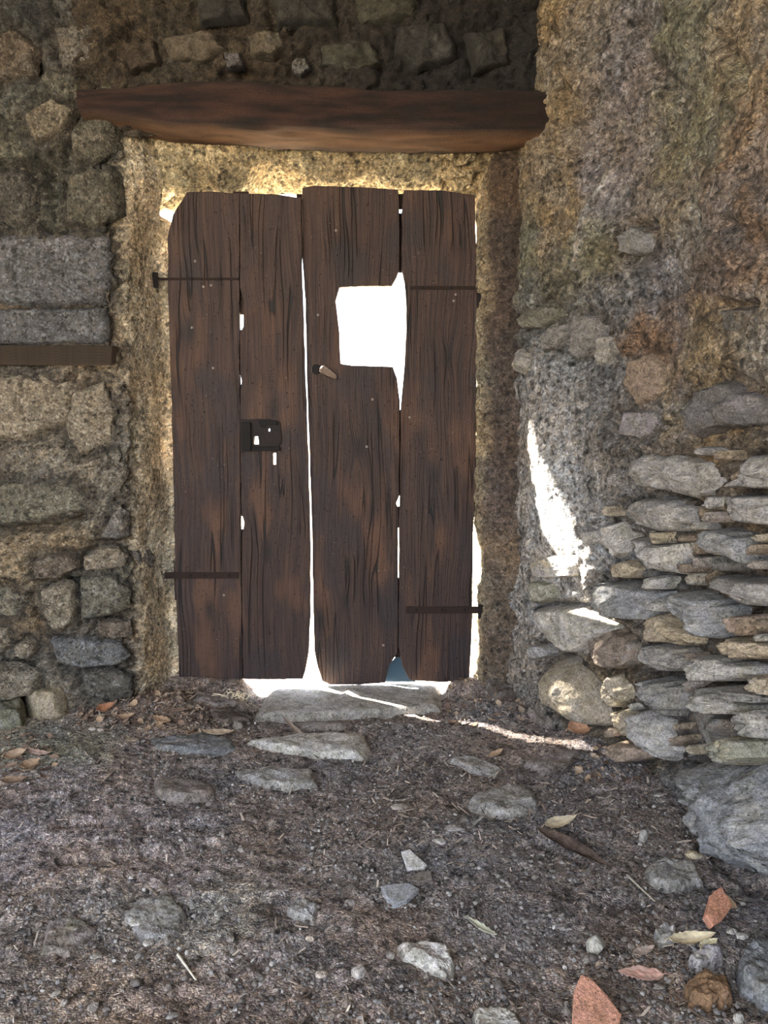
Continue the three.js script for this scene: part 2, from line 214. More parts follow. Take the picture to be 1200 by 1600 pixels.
// ================================================================== THE SETTING
// ---- back wall, left of the door, with the splayed jamb
const leftWall = sweptUp([[-2.7, 0.215], [-1.2, 0.22], [-0.84, 0.225], [-0.765, 0.215], [-0.735, 0.15], [-0.698, 0.04], [-0.686, 0.01], [-0.672, -0.004], [-0.655, -0.008], [-0.655, -0.03], [-0.655, -0.08], [-0.72, -0.1], [-1.1, -0.1]], 2);
const wallBack = structure('wall_back');
const leftStones = [
  // outline in the photograph; height; options
  [[[-60, 366], [60, 360], [150, 364], [188, 372], [184, 440], [180, 478], [90, 479], [-60, 479]], 0.03, { color: C.blue, spot: C.lilac, tilt: [0, -0.05] }],
  [[[-60, 480], [80, 480], [180, 479], [186, 510], [178, 538], [60, 540], [-60, 540]], 0.036, { color: C.blue, spot: C.grey, tilt: [0, 0.06] }],
  [[[98, 268], [200, 262], [204, 345], [150, 352], [100, 350]], 0.012, { color: C.moss, spot: C.sand }],
  [[[-60, 262], [40, 262], [52, 300], [46, 355], [-60, 356]], -0.008, { color: C.dark, spot: C.moss }],
  [[[105, 200], [150, 175], [196, 190], [200, 240], [150, 255], [108, 248]], 0.012, { color: C.moss, spot: C.sand }],
  [[[-60, 752], [40, 752], [110, 750], [148, 778], [132, 800], [60, 818], [-60, 826]], 0.026, { color: C.moss, spot: C.green, tilt: [0, 0.1] }],
  [[[186, 786], [204, 796], [207, 838], [188, 846], [152, 842], [168, 812]], 0.022, { color: C.grey, spot: C.sand }],
  [[[46, 880], [72, 866], [110, 866], [126, 888], [92, 906], [52, 906]], 0.02, { color: C.brown, spot: C.moss, tilt: [0, -0.2] }],
  [[[124, 872], [150, 855], [190, 852], [206, 866], [200, 886], [150, 893], [128, 895]], 0.015, { color: C.sand, spot: C.grey }],
  [[[60, 925], [80, 908], [112, 906], [118, 940], [116, 975], [90, 994], [68, 980]], 0.03, { color: C.sand, spot: C.green, soft: 0.7 }],
  [[[122, 902], [170, 897], [208, 915], [210, 950], [170, 965], [124, 972]], 0.026, { color: C.moss, spot: C.grey }],
  [[[-60, 918], [20, 912], [38, 935], [34, 965], [-60, 972]], 0.02, { color: C.moss, spot: C.sand }],
  [[[150, 970], [206, 966], [212, 992], [180, 1000], [152, 994]], 0.02, { color: C.brown, spot: C.grey }],
  [[[66, 1000], [120, 996], [200, 1004], [212, 1024], [190, 1040], [130, 1046], [90, 1040]], 0.034, { color: C.blue, spot: C.moss, tilt: [0, -0.1] }],
  [[[22, 1008], [40, 998], [58, 1008], [56, 1026], [36, 1032], [22, 1024]], 0.035, { color: C.sand, spot: C.grey, soft: 0.7 }],
  [[[122, 1050], [160, 1044], [212, 1050], [214, 1085], [180, 1098], [130, 1088]], 0.02, { color: C.dark, spot: C.grey }],
  [[[-60, 975], [15, 978], [22, 1010], [-10, 1030], [-60, 1030]], 0.03, { color: C.sand, spot: C.lime }],
  [[[-60, 1040], [30, 1040], [62, 1055], [60, 1085], [10, 1095], [-60, 1098]], 0.05, { color: C.sand, spot: C.grey, tilt: [0, -0.25] }],
  [[[210, 860], [235, 855], [247, 872], [240, 890], [214, 888]], 0.008, { color: C.grey, spot: C.lime }],
  [[[-60, 585], [60, 578], [120, 600], [110, 660], [30, 690], [-60, 690]], 0.006, { color: C.sand, spot: C.moss }],
  [[[110, 610], [165, 590], [185, 640], [180, 700], [120, 715], [95, 670]], 0.006, { color: C.sand, spot: C.moss }],
  [[[30, 180], [80, 150], [120, 165], [100, 205], [50, 225]], 0.02, { color: C.sand, spot: C.moss }],
  [[[-60, 60], [20, 40], [60, 70], [50, 120], [-60, 130]], 0.03, { color: C.brown, spot: C.grey }],
  [[[80, 40], [150, 30], [180, 70], [150, 110], [90, 105]], 0.025, { color: C.grey, spot: C.brown }],
];
const fl = leftWall.find;
const leftPolys = leftStones.map((s) => polyOn(fl, s[0]));
const leftHollows = strokesOn(fl, [
  [[[-40, 95], [40, 92], [55, 105]], 0.025, -0.05], [[[70, 258], [78, 350]], 0.03, -0.07], [[[-40, 258], [70, 254], [200, 258]], 0.012, -0.03], [[[95, 356], [200, 352]], 0.01, -0.025],
  [[[-40, 560], [175, 578]], 0.012, -0.03], [[[-40, 832], [80, 824], [140, 806]], 0.009, -0.03], [[[140, 848], [205, 848]], 0.008, -0.03], [[[40, 912], [130, 908]], 0.01, -0.04], [[[45, 930], [58, 985], [90, 1000]], 0.012, -0.04],
  [[[119, 905], [120, 985]], 0.006, -0.025], [[[150, 968], [210, 965]], 0.006, -0.025], [[[100, 1048], [212, 1046]], 0.012, -0.035], [[[-40, 1035], [50, 1040]], 0.012, -0.04], [[[120, 800], [140, 860], [120, 880]], 0.012, -0.02],
  [[[0, 60], [60, 30], [120, 20]], 0.03, -0.03], [[[100, 240], [130, 130], [160, 120]], 0.02, -0.03],
]);
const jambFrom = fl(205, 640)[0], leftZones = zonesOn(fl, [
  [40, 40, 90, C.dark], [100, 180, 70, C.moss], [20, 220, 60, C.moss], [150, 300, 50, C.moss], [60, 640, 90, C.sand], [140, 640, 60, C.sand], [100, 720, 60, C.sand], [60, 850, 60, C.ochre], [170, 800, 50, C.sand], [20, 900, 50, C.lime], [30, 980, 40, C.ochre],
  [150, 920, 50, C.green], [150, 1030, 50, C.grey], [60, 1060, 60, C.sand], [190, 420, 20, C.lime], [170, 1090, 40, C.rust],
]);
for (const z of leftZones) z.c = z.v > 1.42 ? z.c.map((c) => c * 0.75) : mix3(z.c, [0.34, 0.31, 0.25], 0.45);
const jambWobble = (v) => 0.012 * N3(v * 3.1, 2, 5) + 0.008 * N3(v * 9, 7, 1);
function rubble(x, y, z, k = 1) {                                         // old rough lime masonry
  const wx = x + 0.02 * N3(x * 7, y * 7, z * 7), wy = y + 0.02 * N3(x * 7 + 9, y * 7, z * 7), [a, b, id] = worley(wx * 8.5, wy * 12, z * 8.5), body = smooth(0.02, 0.22, b - a);
  const chip = smooth(-0.14, 0.14, fbm(wx * 5, wy * 5.5, z * 5, 4)), chip2 = smooth(-0.2, 0.2, fbm(wx * 12 + 4, wy * 14, z * 12, 3)), lumps = fbm(x * 11, y * 12, z * 11, 3);
  return { h: k * (0.016 * fbm(x * 3.4, y * 3.4, z * 3.4, 3) + 0.009 * (body - 0.6) + 0.010 * (id - 0.5) * smooth(0, 0.35, b - a) + 0.015 * (chip - 0.5) + 0.004 * (chip2 - 0.5) + 0.006 * lumps + 0.0025 * ridge(x * 15, y * 18, z * 15, 3) + 0.0011 * fbm(x * 45, y * 45, z * 45, 2) - 0.012 * smooth(0.5, 0.8, N3(x * 26, y * 34, z * 26))), id, body, chip };
}
const pitted = (x, y, z) => 0.012 * fbm(x * 5, y * 4, z * 5, 3) + 0.0028 * fbm(x * 20, y * 14, z * 20, 3) + 0.0009 * ridge(x * 40, y * 40, z * 40, 2) - 0.004 * smooth(0.45, 0.75, N3(x * 55, y * 55, z * 55));
const vary = (c, x, y, z, k = 1) => {                                      // stains, grains and pits, all set in the thickness of the stuff itself
  const a = fbm(x * 7, y * 7, z * 7, 4), b = fbm(x * 22, y * 22, z * 22, 2), d = fbm(x * 3 + 9, y * 3, z * 3, 2), e = N3(x * 52, y * 52, z * 52), f = N3(x * 88 + 3, y * 88, z * 88), g = fbm(x * 16 + 2, y * 16, z * 16, 3);
  let m = 0.98 * (1 + k * (0.38 * a + 0.34 * b + 0.15 * e)); m *= 1 - k * (0.55 * smooth(0.42, 0.66, N3(x * 40, y * 40, z * 40 + 8)) + 0.5 * smooth(0.28, 0.5, g)); m = Math.max(0.06, m);
  return [c[0] * m * (1 + 0.12 * d + 0.06 * e), c[1] * m, c[2] * m * (1 - 0.14 * d - 0.08 * e)];
};
const leftGeometry = (u0, u1, v0, v1, step) => wallSheet(leftWall.frame, u0, u1, v0, v1, step, step, (u, v, x, y, z) => {
  const j = smooth(-0.03, 0.03, u - jambFrom - jambWobble(v)), r = rubble(x, y, z), s = strokeDepth(leftHollows, u, v), top = smooth(1.35, 1.56, y) * smooth(0.2, 0.05, z);
  return { h: mix(r.h + jointDepth(leftPolys, u, v, 0.018), pitted(x, y, z) + 0.004, j) + s.h * (1 - j) + 0.03 * top * j - 0.09 * j * Math.exp(-(((y - 1.505) / 0.028) ** 2)) * smooth(0.03, 0.005, z), j, id: r.id, body: r.body, low: -jointDepth(leftPolys, u, v, 1) };
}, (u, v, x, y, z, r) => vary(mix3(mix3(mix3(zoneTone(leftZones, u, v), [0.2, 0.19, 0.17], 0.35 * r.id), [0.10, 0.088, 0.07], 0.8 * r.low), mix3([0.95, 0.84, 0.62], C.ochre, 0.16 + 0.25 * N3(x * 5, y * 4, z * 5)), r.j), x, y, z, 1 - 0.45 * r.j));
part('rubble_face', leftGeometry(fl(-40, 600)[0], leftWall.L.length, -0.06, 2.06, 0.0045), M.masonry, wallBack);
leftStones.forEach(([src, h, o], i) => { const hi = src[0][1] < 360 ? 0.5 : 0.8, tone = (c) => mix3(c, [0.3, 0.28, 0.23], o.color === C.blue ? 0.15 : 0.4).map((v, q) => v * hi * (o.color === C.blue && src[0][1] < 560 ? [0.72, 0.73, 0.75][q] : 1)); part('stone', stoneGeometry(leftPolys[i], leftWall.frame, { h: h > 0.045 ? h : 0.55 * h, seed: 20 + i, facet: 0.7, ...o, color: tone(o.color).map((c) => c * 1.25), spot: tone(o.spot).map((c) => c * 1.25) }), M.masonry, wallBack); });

// ---- right of the door: the narrow pier, then the right wall
const snug = (y, z) => 0.02 * smooth(0.46, 0.58, y) * smooth(0.05, 0.0, z);
const pier = sweptUp([[0.9, -0.1], [0.40, -0.1], [0.31, -0.098], [0.298, -0.08], [0.303, -0.045], [0.309, 0.01], [0.325, 0.05], [0.36, 0.075], [0.43, 0.085], [0.5, 0.1]], 2);
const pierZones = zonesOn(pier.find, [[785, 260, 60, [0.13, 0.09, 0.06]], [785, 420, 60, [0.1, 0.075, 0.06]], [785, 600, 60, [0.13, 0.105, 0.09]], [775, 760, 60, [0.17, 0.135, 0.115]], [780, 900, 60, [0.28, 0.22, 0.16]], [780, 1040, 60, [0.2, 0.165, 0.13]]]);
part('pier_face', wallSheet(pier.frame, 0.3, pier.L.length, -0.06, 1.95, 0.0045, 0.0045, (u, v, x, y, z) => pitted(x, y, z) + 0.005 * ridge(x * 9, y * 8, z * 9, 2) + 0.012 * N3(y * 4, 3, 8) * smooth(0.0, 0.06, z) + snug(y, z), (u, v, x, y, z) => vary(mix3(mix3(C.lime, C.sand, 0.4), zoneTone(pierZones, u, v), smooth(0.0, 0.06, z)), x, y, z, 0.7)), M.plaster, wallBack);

const rightWall = sweptUp([[0.385, -0.03], [0.40, 0.06], [0.415, 0.17], [0.437, 0.26], [0.505, 0.37], [0.605, 0.52], [0.665, 0.7], [0.715, 1.0], [0.78, 1.5], [0.82, 2.2], [0.85, 3.3]], 2);
const fr = rightWall.find;
const wallRight = structure('wall_right');
const rightStones = [
  [[[919, 912], [960, 908], [990, 914], [1029, 926], [1022, 948], [1009, 977], [975, 970], [937, 962], [919, 942]], 0.05, { color: C.blue, spot: C.grey, tilt: [-0.1, -0.15] }],
  [[[821, 950], [862, 946], [905, 949], [930, 966], [975, 985], [940, 1000], [915, 1020], [898, 1027], [866, 1019], [840, 996], [825, 974]], 0.026, { color: C.pale, spot: C.white, soft: 0.7, rough: 0.6, tilt: [0, 0.1], lean: 0.1 }],
  [[[911, 985], [945, 977], [975, 990], [997, 1009], [1001, 1037], [975, 1046], [937, 1044], [917, 1032], [907, 1004]], 0.045, { color: C.brown, spot: C.grey, tilt: [0.25, -0.1] }],
  [[[825, 1050], [842, 1031], [880, 1028], [915, 1048], [942, 1085], [957, 1130], [945, 1147], [900, 1130], [855, 1112], [832, 1086]], 0.075, { color: C.sand, spot: C.grey, soft: 0.8, rough: 0.55, flat: 0.3, bevel: 0.6, lean: 0.1 }],
  [[[828, 1012], [842, 1004], [858, 1008], [868, 1020], [858, 1029], [838, 1030], [828, 1023]], 0.03, { color: C.grey, spot: C.sand, soft: 0.8, rough: 0.5 }],
  [[[979, 788], [1020, 774], [1070, 790], [1080, 816], [1061, 834], [1012, 830], [982, 812]], 0.04, { color: C.grey, spot: C.pale, tilt: [0, -0.2] }],
  [[[982, 838], [1009, 848], [1042, 852], [1069, 846], [1066, 876], [1061, 902], [1035, 898], [1003, 880]], 0.045, { color: C.pale, spot: C.grey, rough: 1.3, tilt: [0, 0.3] }],
  [[[975, 716], [1020, 705], [1070, 712], [1110, 722], [1125, 745], [1110, 774], [1075, 784], [1040, 770], [985, 764]], 0.022, { color: C.grey, spot: C.pale, rough: 1.4 }],
  [[[1134, 764], [1155, 726], [1200, 706], [1250, 712], [1250, 768]], 0.05, { color: C.grey, spot: C.blue, tilt: [-0.05, -0.15] }],
  [[[1133, 772], [1250, 773], [1250, 826], [1174, 820], [1146, 818], [1134, 798]], 0.055, { color: C.grey, spot: C.blue }],
  [[[1099, 829], [1125, 822], [1172, 840], [1178, 862], [1166, 884], [1125, 863], [1106, 846]], 0.045, { color: C.blue, spot: C.grey, tilt: [-0.2, 0.1] }],
  [[[1116, 868], [1140, 866], [1150, 880], [1140, 894], [1117, 893]], 0.035, { color: C.dark, spot: C.grey }],
  [[[1095, 916], [1110, 898], [1140, 899], [1200, 908], [1250, 912], [1250, 956], [1162, 948], [1130, 930]], 0.05, { color: C.grey, spot: C.blue, tilt: [0, 0.15] }],
  [[[1039, 922], [1087, 921], [1110, 932], [1151, 948], [1147, 974], [1125, 1001], [1102, 1000], [1076, 982], [1061, 960]], 0.06, { color: C.blue, spot: C.pale, rough: 1.3, tilt: [0.1, 0.05] }],
  [[[1026, 938], [1042, 933], [1056, 945], [1048, 956], [1029, 952]], 0.045, { color: C.pale, spot: C.grey }],
  [[[1150, 972], [1162, 958], [1177, 960], [1184, 976], [1181, 993], [1166, 997], [1153, 988]], 0.04, { color: C.rust, spot: C.brown, soft: 0.8 }],
  [[[1009, 962], [1030, 955], [1050, 975], [1078, 992], [1082, 1008], [1060, 1012], [1030, 1003], [1012, 985]], 0.035, { color: C.ochre, spot: C.sand, rough: 1.4 }],
  [[[1001, 1010], [1030, 1003], [1060, 1014], [1079, 1030], [1070, 1047], [1040, 1052], [1012, 1042]], 0.05, { color: C.grey, spot: C.sand, tilt: [0.2, 0.2] }],
  [[[1076, 1041], [1099, 1022], [1132, 1026], [1177, 1044], [1187, 1056], [1144, 1067], [1110, 1065], [1084, 1053]], 0.06, { color: C.pale, spot: C.grey, tilt: [0, -0.1] }],
  [[[1117, 1012], [1140, 994], [1175, 1000], [1215, 1010], [1215, 1030], [1150, 1032], [1122, 1022]], 0.035, { color: C.ochre, spot: C.sand, rough: 1.4 }],
  [[[1132, 1074], [1150, 1069], [1200, 1084], [1240, 1098], [1200, 1100], [1150, 1089]], 0.06, { color: C.grey, spot: C.pale }],
  [[[1088, 1086], [1110, 1071], [1150, 1091], [1174, 1110], [1150, 1119], [1110, 1110]], 0.06, { color: C.pale, spot: C.moss, tilt: [0, -0.2] }],
  [[[1180, 1110], [1215, 1104], [1250, 1120], [1250, 1158], [1205, 1154], [1187, 1136]], 0.07, { color: C.grey, spot: C.pale }],
  [[[993, 1110], [1013, 1106], [1037, 1124], [1049, 1146], [1061, 1178], [1042, 1195], [1021, 1182], [1002, 1142]], 0.055, { color: C.pale, spot: C.grey, tilt: [-0.3, 0] }],
  [[[1072, 1090], [1092, 1096], [1120, 1118], [1165, 1130], [1184, 1146], [1150, 1158], [1118, 1176], [1097, 1164], [1082, 1124]], 0.02, { color: C.dark, spot: C.brown }],
  [[[1003, 1058], [1040, 1058], [1068, 1074], [1066, 1108], [1047, 1120], [1015, 1100]], 0.05, { color: C.grey, spot: C.pale, rough: 1.6, tilt: [0.15, -0.1] }],
  [[[1122, 1162], [1150, 1148], [1192, 1156], [1197, 1184], [1160, 1198], [1130, 1187]], 0.06, { color: C.green, spot: C.sand, rough: 1.4 }],
  [[[1048, 1204], [1075, 1189], [1120, 1186], [1200, 1206], [1290, 1220], [1290, 1400], [1200, 1392], [1150, 1362], [1108, 1335], [1084, 1302], [1068, 1262]], 0.085, { color: C.blue, spot: C.pale, bevel: 0.42, tilt: [0, -0.12], rough: 1.7, n: 128, rings: 26 }],
  [[[950, 1165], [975, 1155], [1010, 1170], [1014, 1188], [980, 1193], [955, 1184]], 0.045, { color: C.rust, spot: C.ochre, rough: 1.4 }],
  [[[1061, 636], [1080, 605], [1125, 590], [1147, 607], [1185, 615], [1250, 628], [1250, 666], [1162, 670], [1110, 672], [1076, 688], [1058, 662]], 0.024, { color: [0.15, 0.145, 0.15], spot: C.lilac }],
  [[[960, 368], [990, 350], [1020, 362], [1031, 392], [990, 403], [962, 396]], 0.022, { color: C.blue, spot: C.grey, tilt: [0, 0.2] }],
  [[[1125, 482], [1170, 479], [1173, 508], [1150, 524], [1129, 520]], 0.006, { color: C.dark, spot: C.brown }],
  [[[808, 500], [832, 478], [870, 476], [884, 492], [845, 516], [818, 516]], 0.02, { color: C.moss, spot: C.grey }],
  [[[840, 528], [860, 508], [884, 502], [888, 520], [868, 545], [845, 552]], 0.02, { color: C.grey, spot: C.lilac }],
  [[[803, 552], [814, 540], [828, 552], [830, 575], [815, 590], [802, 580]], 0.02, { color: C.pale, spot: C.sand }],
  [[[888, 505], [905, 486], [935, 490], [946, 514], [930, 544], [902, 568], [882, 556]], 0.02, { color: C.grey, spot: C.lilac, rough: 0.6 }],
  [[[930, 522], [950, 520], [958, 545], [950, 570], [932, 576], [925, 560]], 0.016, { color: C.pale, spot: C.grey, rough: 0.7 }],
  [[[815, 880], [860, 866], [905, 880], [910, 902], [860, 906], [818, 904]], 0.008, { color: C.pale, spot: C.lime, tilt: [0, 0.1], lean: 0.1 }],
  [[[818, 908], [850, 906], [864, 920], [868, 940], [838, 944], [820, 936]], 0.008, { color: C.green, spot: C.pale, soft: 0.7, lean: 0.1 }],
  [[[940, 820], [965, 812], [978, 838], [976, 868], [955, 875], [938, 850]], 0.028, { color: C.pale, spot: C.grey }],
  [[[908, 832], [935, 826], [938, 848], [915, 854]], 0.02, { color: C.pale, spot: C.grey }],
  [[[950, 882], [978, 874], [1000, 890], [985, 906], [955, 904]], 0.02, { color: C.sand, spot: C.brown }],
  [[[978, 560], [1010, 548], [1040, 570], [1030, 620], [990, 640], [970, 600]], 0.008, { color: C.rust, spot: C.sand }],
  [[[970, 640], [1020, 640], [1040, 670], [1000, 690], [960, 680]], 0.012, { color: C.lilac, spot: C.grey }],
  [[[1165, 1060], [1200, 1050], [1250, 1062], [1250, 1092], [1200, 1078]], 0.05, { color: C.sand, spot: C.grey }],
  [[[940, 1060], [968, 1050], [996, 1066], [990, 1096], [960, 1108], [942, 1090]], 0.03, { color: C.sand, spot: C.lime, rough: 1.5 }],
  [[[955, 1112], [985, 1104], [998, 1130], [1004, 1156], [975, 1150], [958, 1136]], 0.03, { color: C.ochre, spot: C.sand, rough: 1.5 }],
];
{ // small stones and lumps packed between the larger ones
  const r = rng(404), made = []; const solid = rightStones.map((s) => s[0]);
  for (let k = 0; k < 900 && made.length < 26; k++) {
    const x = 955 + 245 * r(), y = 700 + 480 * r(), w = 7 + 8 * r(), h = w * (0.85 + 0.5 * r()); if (x < 1000 && y < 790) continue;
    if (solid.some((p) => insidePoly(p, x, y) || edgeDist(p, x, y) < h * 0.7) || made.some(([a, b, c]) => Math.hypot(a - x, b - y) < c + w * 0.7)) continue;
    made.push([x, y, w]); const n = 7, pts = []; for (let i = 0; i < n; i++) { const a = -i / n * 6.283, q = 0.75 + 0.4 * r(); pts.push([x + Math.cos(a) * w * q, y - Math.sin(a) * h * q]); }
    rightStones.push([pts, 0.014 + 0.014 * r(), { color: [C.grey, C.sand, C.dust, C.brown, C.pale][Math.floor(r() * 5)], spot: C.sand, rough: 1.2, n: 36, rings: 8 }]);
  }
}
const rightPolys = rightStones.map((s) => polyOn(fr, s[0], 0.35 * s[1], rightWall.frame));
rightPolys.forEach((p, i) => { p.f = clamp(rightStones[i][1] / 0.045, 0.15, 1); });
const rightHollows = strokesOn(fr, [
  [[[985, 350], [1020, 352]], 0.008, -0.03], [[[820, 530], [835, 545], [818, 590]], 0.01, -0.03], [[[850, 470], [880, 445], [915, 410]], 0.008, -0.02], [[[936, 455], [945, 500], [930, 540]], 0.008, -0.025], [[[1035, 448], [1040, 460]], 0.016, -0.04],
  [[[1056, 690], [1062, 630]], 0.012, -0.035], [[[1122, 476], [1176, 476]], 0.009, -0.035], [[[1000, 690], [1050, 660]], 0.006, -0.02], [[[970, 720], [972, 800], [985, 850], [1030, 900], [1060, 908]], 0.013, -0.05], [[[1026, 768], [1080, 790]], 0.01, -0.045],
  [[[820, 945], [910, 948]], 0.008, -0.03], [[[1000, 985], [1035, 965]], 0.016, -0.06], [[[1020, 1040], [1070, 1055]], 0.014, -0.06], [[[1080, 1060], [1140, 1072], [1200, 1078]], 0.01, -0.04], [[[870, 1028], [910, 1034]], 0.008, -0.03], [[[1130, 930], [1180, 955]], 0.008, -0.04],
  [[[830, 560], [850, 520]], 0.008, -0.025], [[[880, 600], [905, 560]], 0.008, -0.02], [[[1080, 440], [1120, 400]], 0.012, -0.02], [[[1000, 30], [1010, 90], [1050, 140]], 0.018, -0.025], [[[1120, 60], [1160, 130]], 0.02, -0.03], [[[880, 130], [905, 160]], 0.016, -0.025],
  [[[850, 230], [870, 260]], 0.016, -0.03], [[[1130, 345], [1170, 360]], 0.008, -0.02], [[[1075, 1095], [1090, 1170]], 0.012, -0.05], [[[945, 1095], [960, 1110]], 0.012, -0.04], [[[968, 905], [1025, 918]], 0.008, -0.03],
  [[[965, 190], [955, 260], [920, 330], [900, 420]], 0.012, 0.014, C.pale], [[[935, 560], [940, 640], [950, 700]], 0.025, 0.008, C.blue], [[[905, 600], [900, 690]], 0.008, 0.014, C.pale], [[[890, 610], [884, 690]], 0.004, -0.012],
]);
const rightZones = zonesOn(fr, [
  [845, 60, 70, C.ochre], [850, 200, 60, C.ochre], [870, 330, 50, C.ochre], [900, 110, 50, C.sand], [990, 90, 80, C.lilac], [950, 260, 60, C.lilac], [1060, 50, 60, C.green], [1150, 60, 70, C.sand], [1100, 200, 80, C.green], [1170, 300, 80, C.rust], [1080, 320, 60, C.sand],
  [925, 400, 50, C.green], [960, 440, 50, C.blue], [830, 400, 40, C.green], [850, 440, 40, C.moss], [1040, 420, 60, C.lilac], [1120, 420, 60, [0.2, 0.17, 0.16]], [1020, 540, 60, C.rust], [1100, 560, 60, C.ochre], [1180, 560, 60, C.sand], [960, 600, 50, C.blue], [940, 690, 60, C.grey],
  [830, 640, 70, [0.62, 0.62, 0.6]], [870, 740, 80, [0.85, 0.84, 0.8]], [850, 830, 70, [0.85, 0.84, 0.8]], [920, 770, 60, [0.66, 0.65, 0.62]], [905, 690, 50, [0.55, 0.56, 0.57]], [960, 790, 50, [0.5, 0.49, 0.47]], [1000, 730, 50, C.grey], [1090, 700, 50, C.ochre], [1100, 800, 50, C.sand], [1100, 960, 60, C.sand], [1180, 880, 50, C.ochre], [960, 1080, 40, C.ochre], [1030, 1090, 50, C.grey],  // palest lime tones also paint in bounce and glow from the sun patch
  [1100, 1130, 50, C.brown], [980, 1150, 40, C.ochre], [1150, 1020, 50, C.ochre], [1120, 1230, 60, C.grey], [810, 500, 40, C.moss],
]);
const SP = fr(868, 780);                                                  // smooth run of lime, its zones painted paler for glow round the sun patch
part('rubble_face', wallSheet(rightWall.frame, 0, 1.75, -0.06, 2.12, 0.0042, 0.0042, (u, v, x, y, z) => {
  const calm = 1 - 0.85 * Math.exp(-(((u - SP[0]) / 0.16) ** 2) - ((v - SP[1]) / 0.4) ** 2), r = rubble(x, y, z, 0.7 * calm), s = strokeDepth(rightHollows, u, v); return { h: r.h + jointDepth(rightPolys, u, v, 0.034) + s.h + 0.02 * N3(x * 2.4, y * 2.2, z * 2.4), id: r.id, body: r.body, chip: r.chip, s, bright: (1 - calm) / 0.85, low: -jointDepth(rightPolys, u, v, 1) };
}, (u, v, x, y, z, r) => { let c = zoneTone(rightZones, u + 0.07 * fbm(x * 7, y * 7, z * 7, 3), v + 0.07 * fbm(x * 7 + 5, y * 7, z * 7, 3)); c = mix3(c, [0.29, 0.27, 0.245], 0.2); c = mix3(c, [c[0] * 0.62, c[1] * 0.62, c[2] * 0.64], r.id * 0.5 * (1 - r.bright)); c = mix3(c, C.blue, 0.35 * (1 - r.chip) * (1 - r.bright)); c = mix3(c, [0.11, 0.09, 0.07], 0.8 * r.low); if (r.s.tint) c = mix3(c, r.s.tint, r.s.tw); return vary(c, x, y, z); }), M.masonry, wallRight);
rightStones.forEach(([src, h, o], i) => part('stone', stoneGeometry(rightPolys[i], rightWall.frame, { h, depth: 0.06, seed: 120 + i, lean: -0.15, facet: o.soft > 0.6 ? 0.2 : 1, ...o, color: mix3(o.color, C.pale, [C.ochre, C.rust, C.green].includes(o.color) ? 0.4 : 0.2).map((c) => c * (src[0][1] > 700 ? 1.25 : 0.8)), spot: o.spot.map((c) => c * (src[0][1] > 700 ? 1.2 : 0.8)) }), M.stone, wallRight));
part('rubble_face', wallSheet(rightWall.frame, 1.74, rightWall.L.length, -0.06, 2.4, 0.04, 0.04, (u, v, x, y, z) => rubble(x, y, z).h, (u, v, x, y, z) => vary(C.sand, x, y, z)), M.masonry, wallRight);

// ---- above the door: the plastered head that slopes up to the lintel, and the masonry over it
function section(points, rounds) { const L = line(points, rounds); return { L, frame(u, v) { const [z, y] = L.at(v), [tz, ty] = L.tangent(v); return [u, y, z, 0, -tz, ty]; } }; }
const head = section([[-0.1, 1.9], [-0.1, 1.59], [-0.09, 1.556], [-0.055, 1.558], [-0.02, 1.58], [0.03, 1.612], [0.065, 1.66], [0.08, 1.76]], 2);
part('plaster_head', wallSheet(head.frame, -0.76, 0.42, 0.2, head.L.length, 0.0045, 0.0045, (u, v, x, y, z) => pitted(x, y, z) + 0.004 + 0.034 * smooth(-0.36, -0.5, x) - 0.014 * smooth(-0.42, -0.3, x) * smooth(0.1, -0.1, x) + 0.025 * smooth(0.12, 0.2, x) * ridge(x * 14, y * 14, z * 14, 2) + 0.008 * N3(x * 5, 1, 4), (u, v, x, y, z) => vary(mix3(C.lime, C.ochre, 0.3 + 0.3 * N3(x * 4, y * 9, z * 9)), x, y, z)), M.plaster, wallBack);
const over = section([[0.16, 1.66], [0.19, 1.74], [0.22, 1.82], [0.225, 1.95], [0.22, 2.4]], 2);
const overFind = (px, py) => { const [x, y] = onZ(px, py, 0.22); let b = 0, d = 9; for (let i = 0; i < over.L.p.length; i++) if (Math.abs(over.L.p[i][1] - y) < d) { d = Math.abs(over.L.p[i][1] - y); b = over.L.s[i] + y - over.L.p[i][1]; } return [x, b]; };
const overStones = [
  [[[250, 60], [330, 45], [355, 75], [320, 100], [262, 92]], 0.03, { color: C.sand, spot: C.brown }], [[[385, 55], [440, 50], [450, 75], [430, 95], [390, 85]], 0.03, { color: C.sand, spot: C.grey }],
  [[[455, 98], [480, 92], [488, 110], [470, 120], [455, 114]], 0.035, { color: C.pale, spot: C.sand }], [[[350, 85], [378, 82], [382, 105], [352, 108]], 0.025, { color: C.lilac, spot: C.grey }],
  [[[500, 70], [580, 60], [600, 100], [540, 115], [500, 100]], 0.025, { color: C.moss, spot: C.dark }], [[[620, 40], [700, 30], [720, 90], [650, 110], [615, 85]], 0.03, { color: C.dark, spot: C.grey }],
  [[[725, 50], [790, 40], [800, 100], [740, 115]], 0.025, { color: C.dark, spot: C.moss }], [[[190, 70], [240, 60], [250, 100], [200, 112]], 0.02, { color: C.brown, spot: C.moss }],
  [[[300, -20], [380, -20], [390, 30], [310, 35]], 0.03, { color: C.dark, spot: C.brown }], [[[420, -20], [520, -20], [530, 35], [430, 40]], 0.03, { color: C.dark, spot: C.moss }], [[[545, -20], [660, -20], [650, 30], [560, 40]], 0.03, { color: C.moss, spot: C.dark }],
];
const overPolys = overStones.map((s) => polyOn(overFind, s[0]));
const overHollows = strokesOn(overFind, [[[[350, 112], [440, 118]], 0.02, -0.04], [[[200, 45], [330, 35], [420, 45]], 0.02, -0.035], [[[600, 110], [800, 125]], 0.02, -0.03], [[[455, 40], [480, 80]], 0.02, -0.03]]);
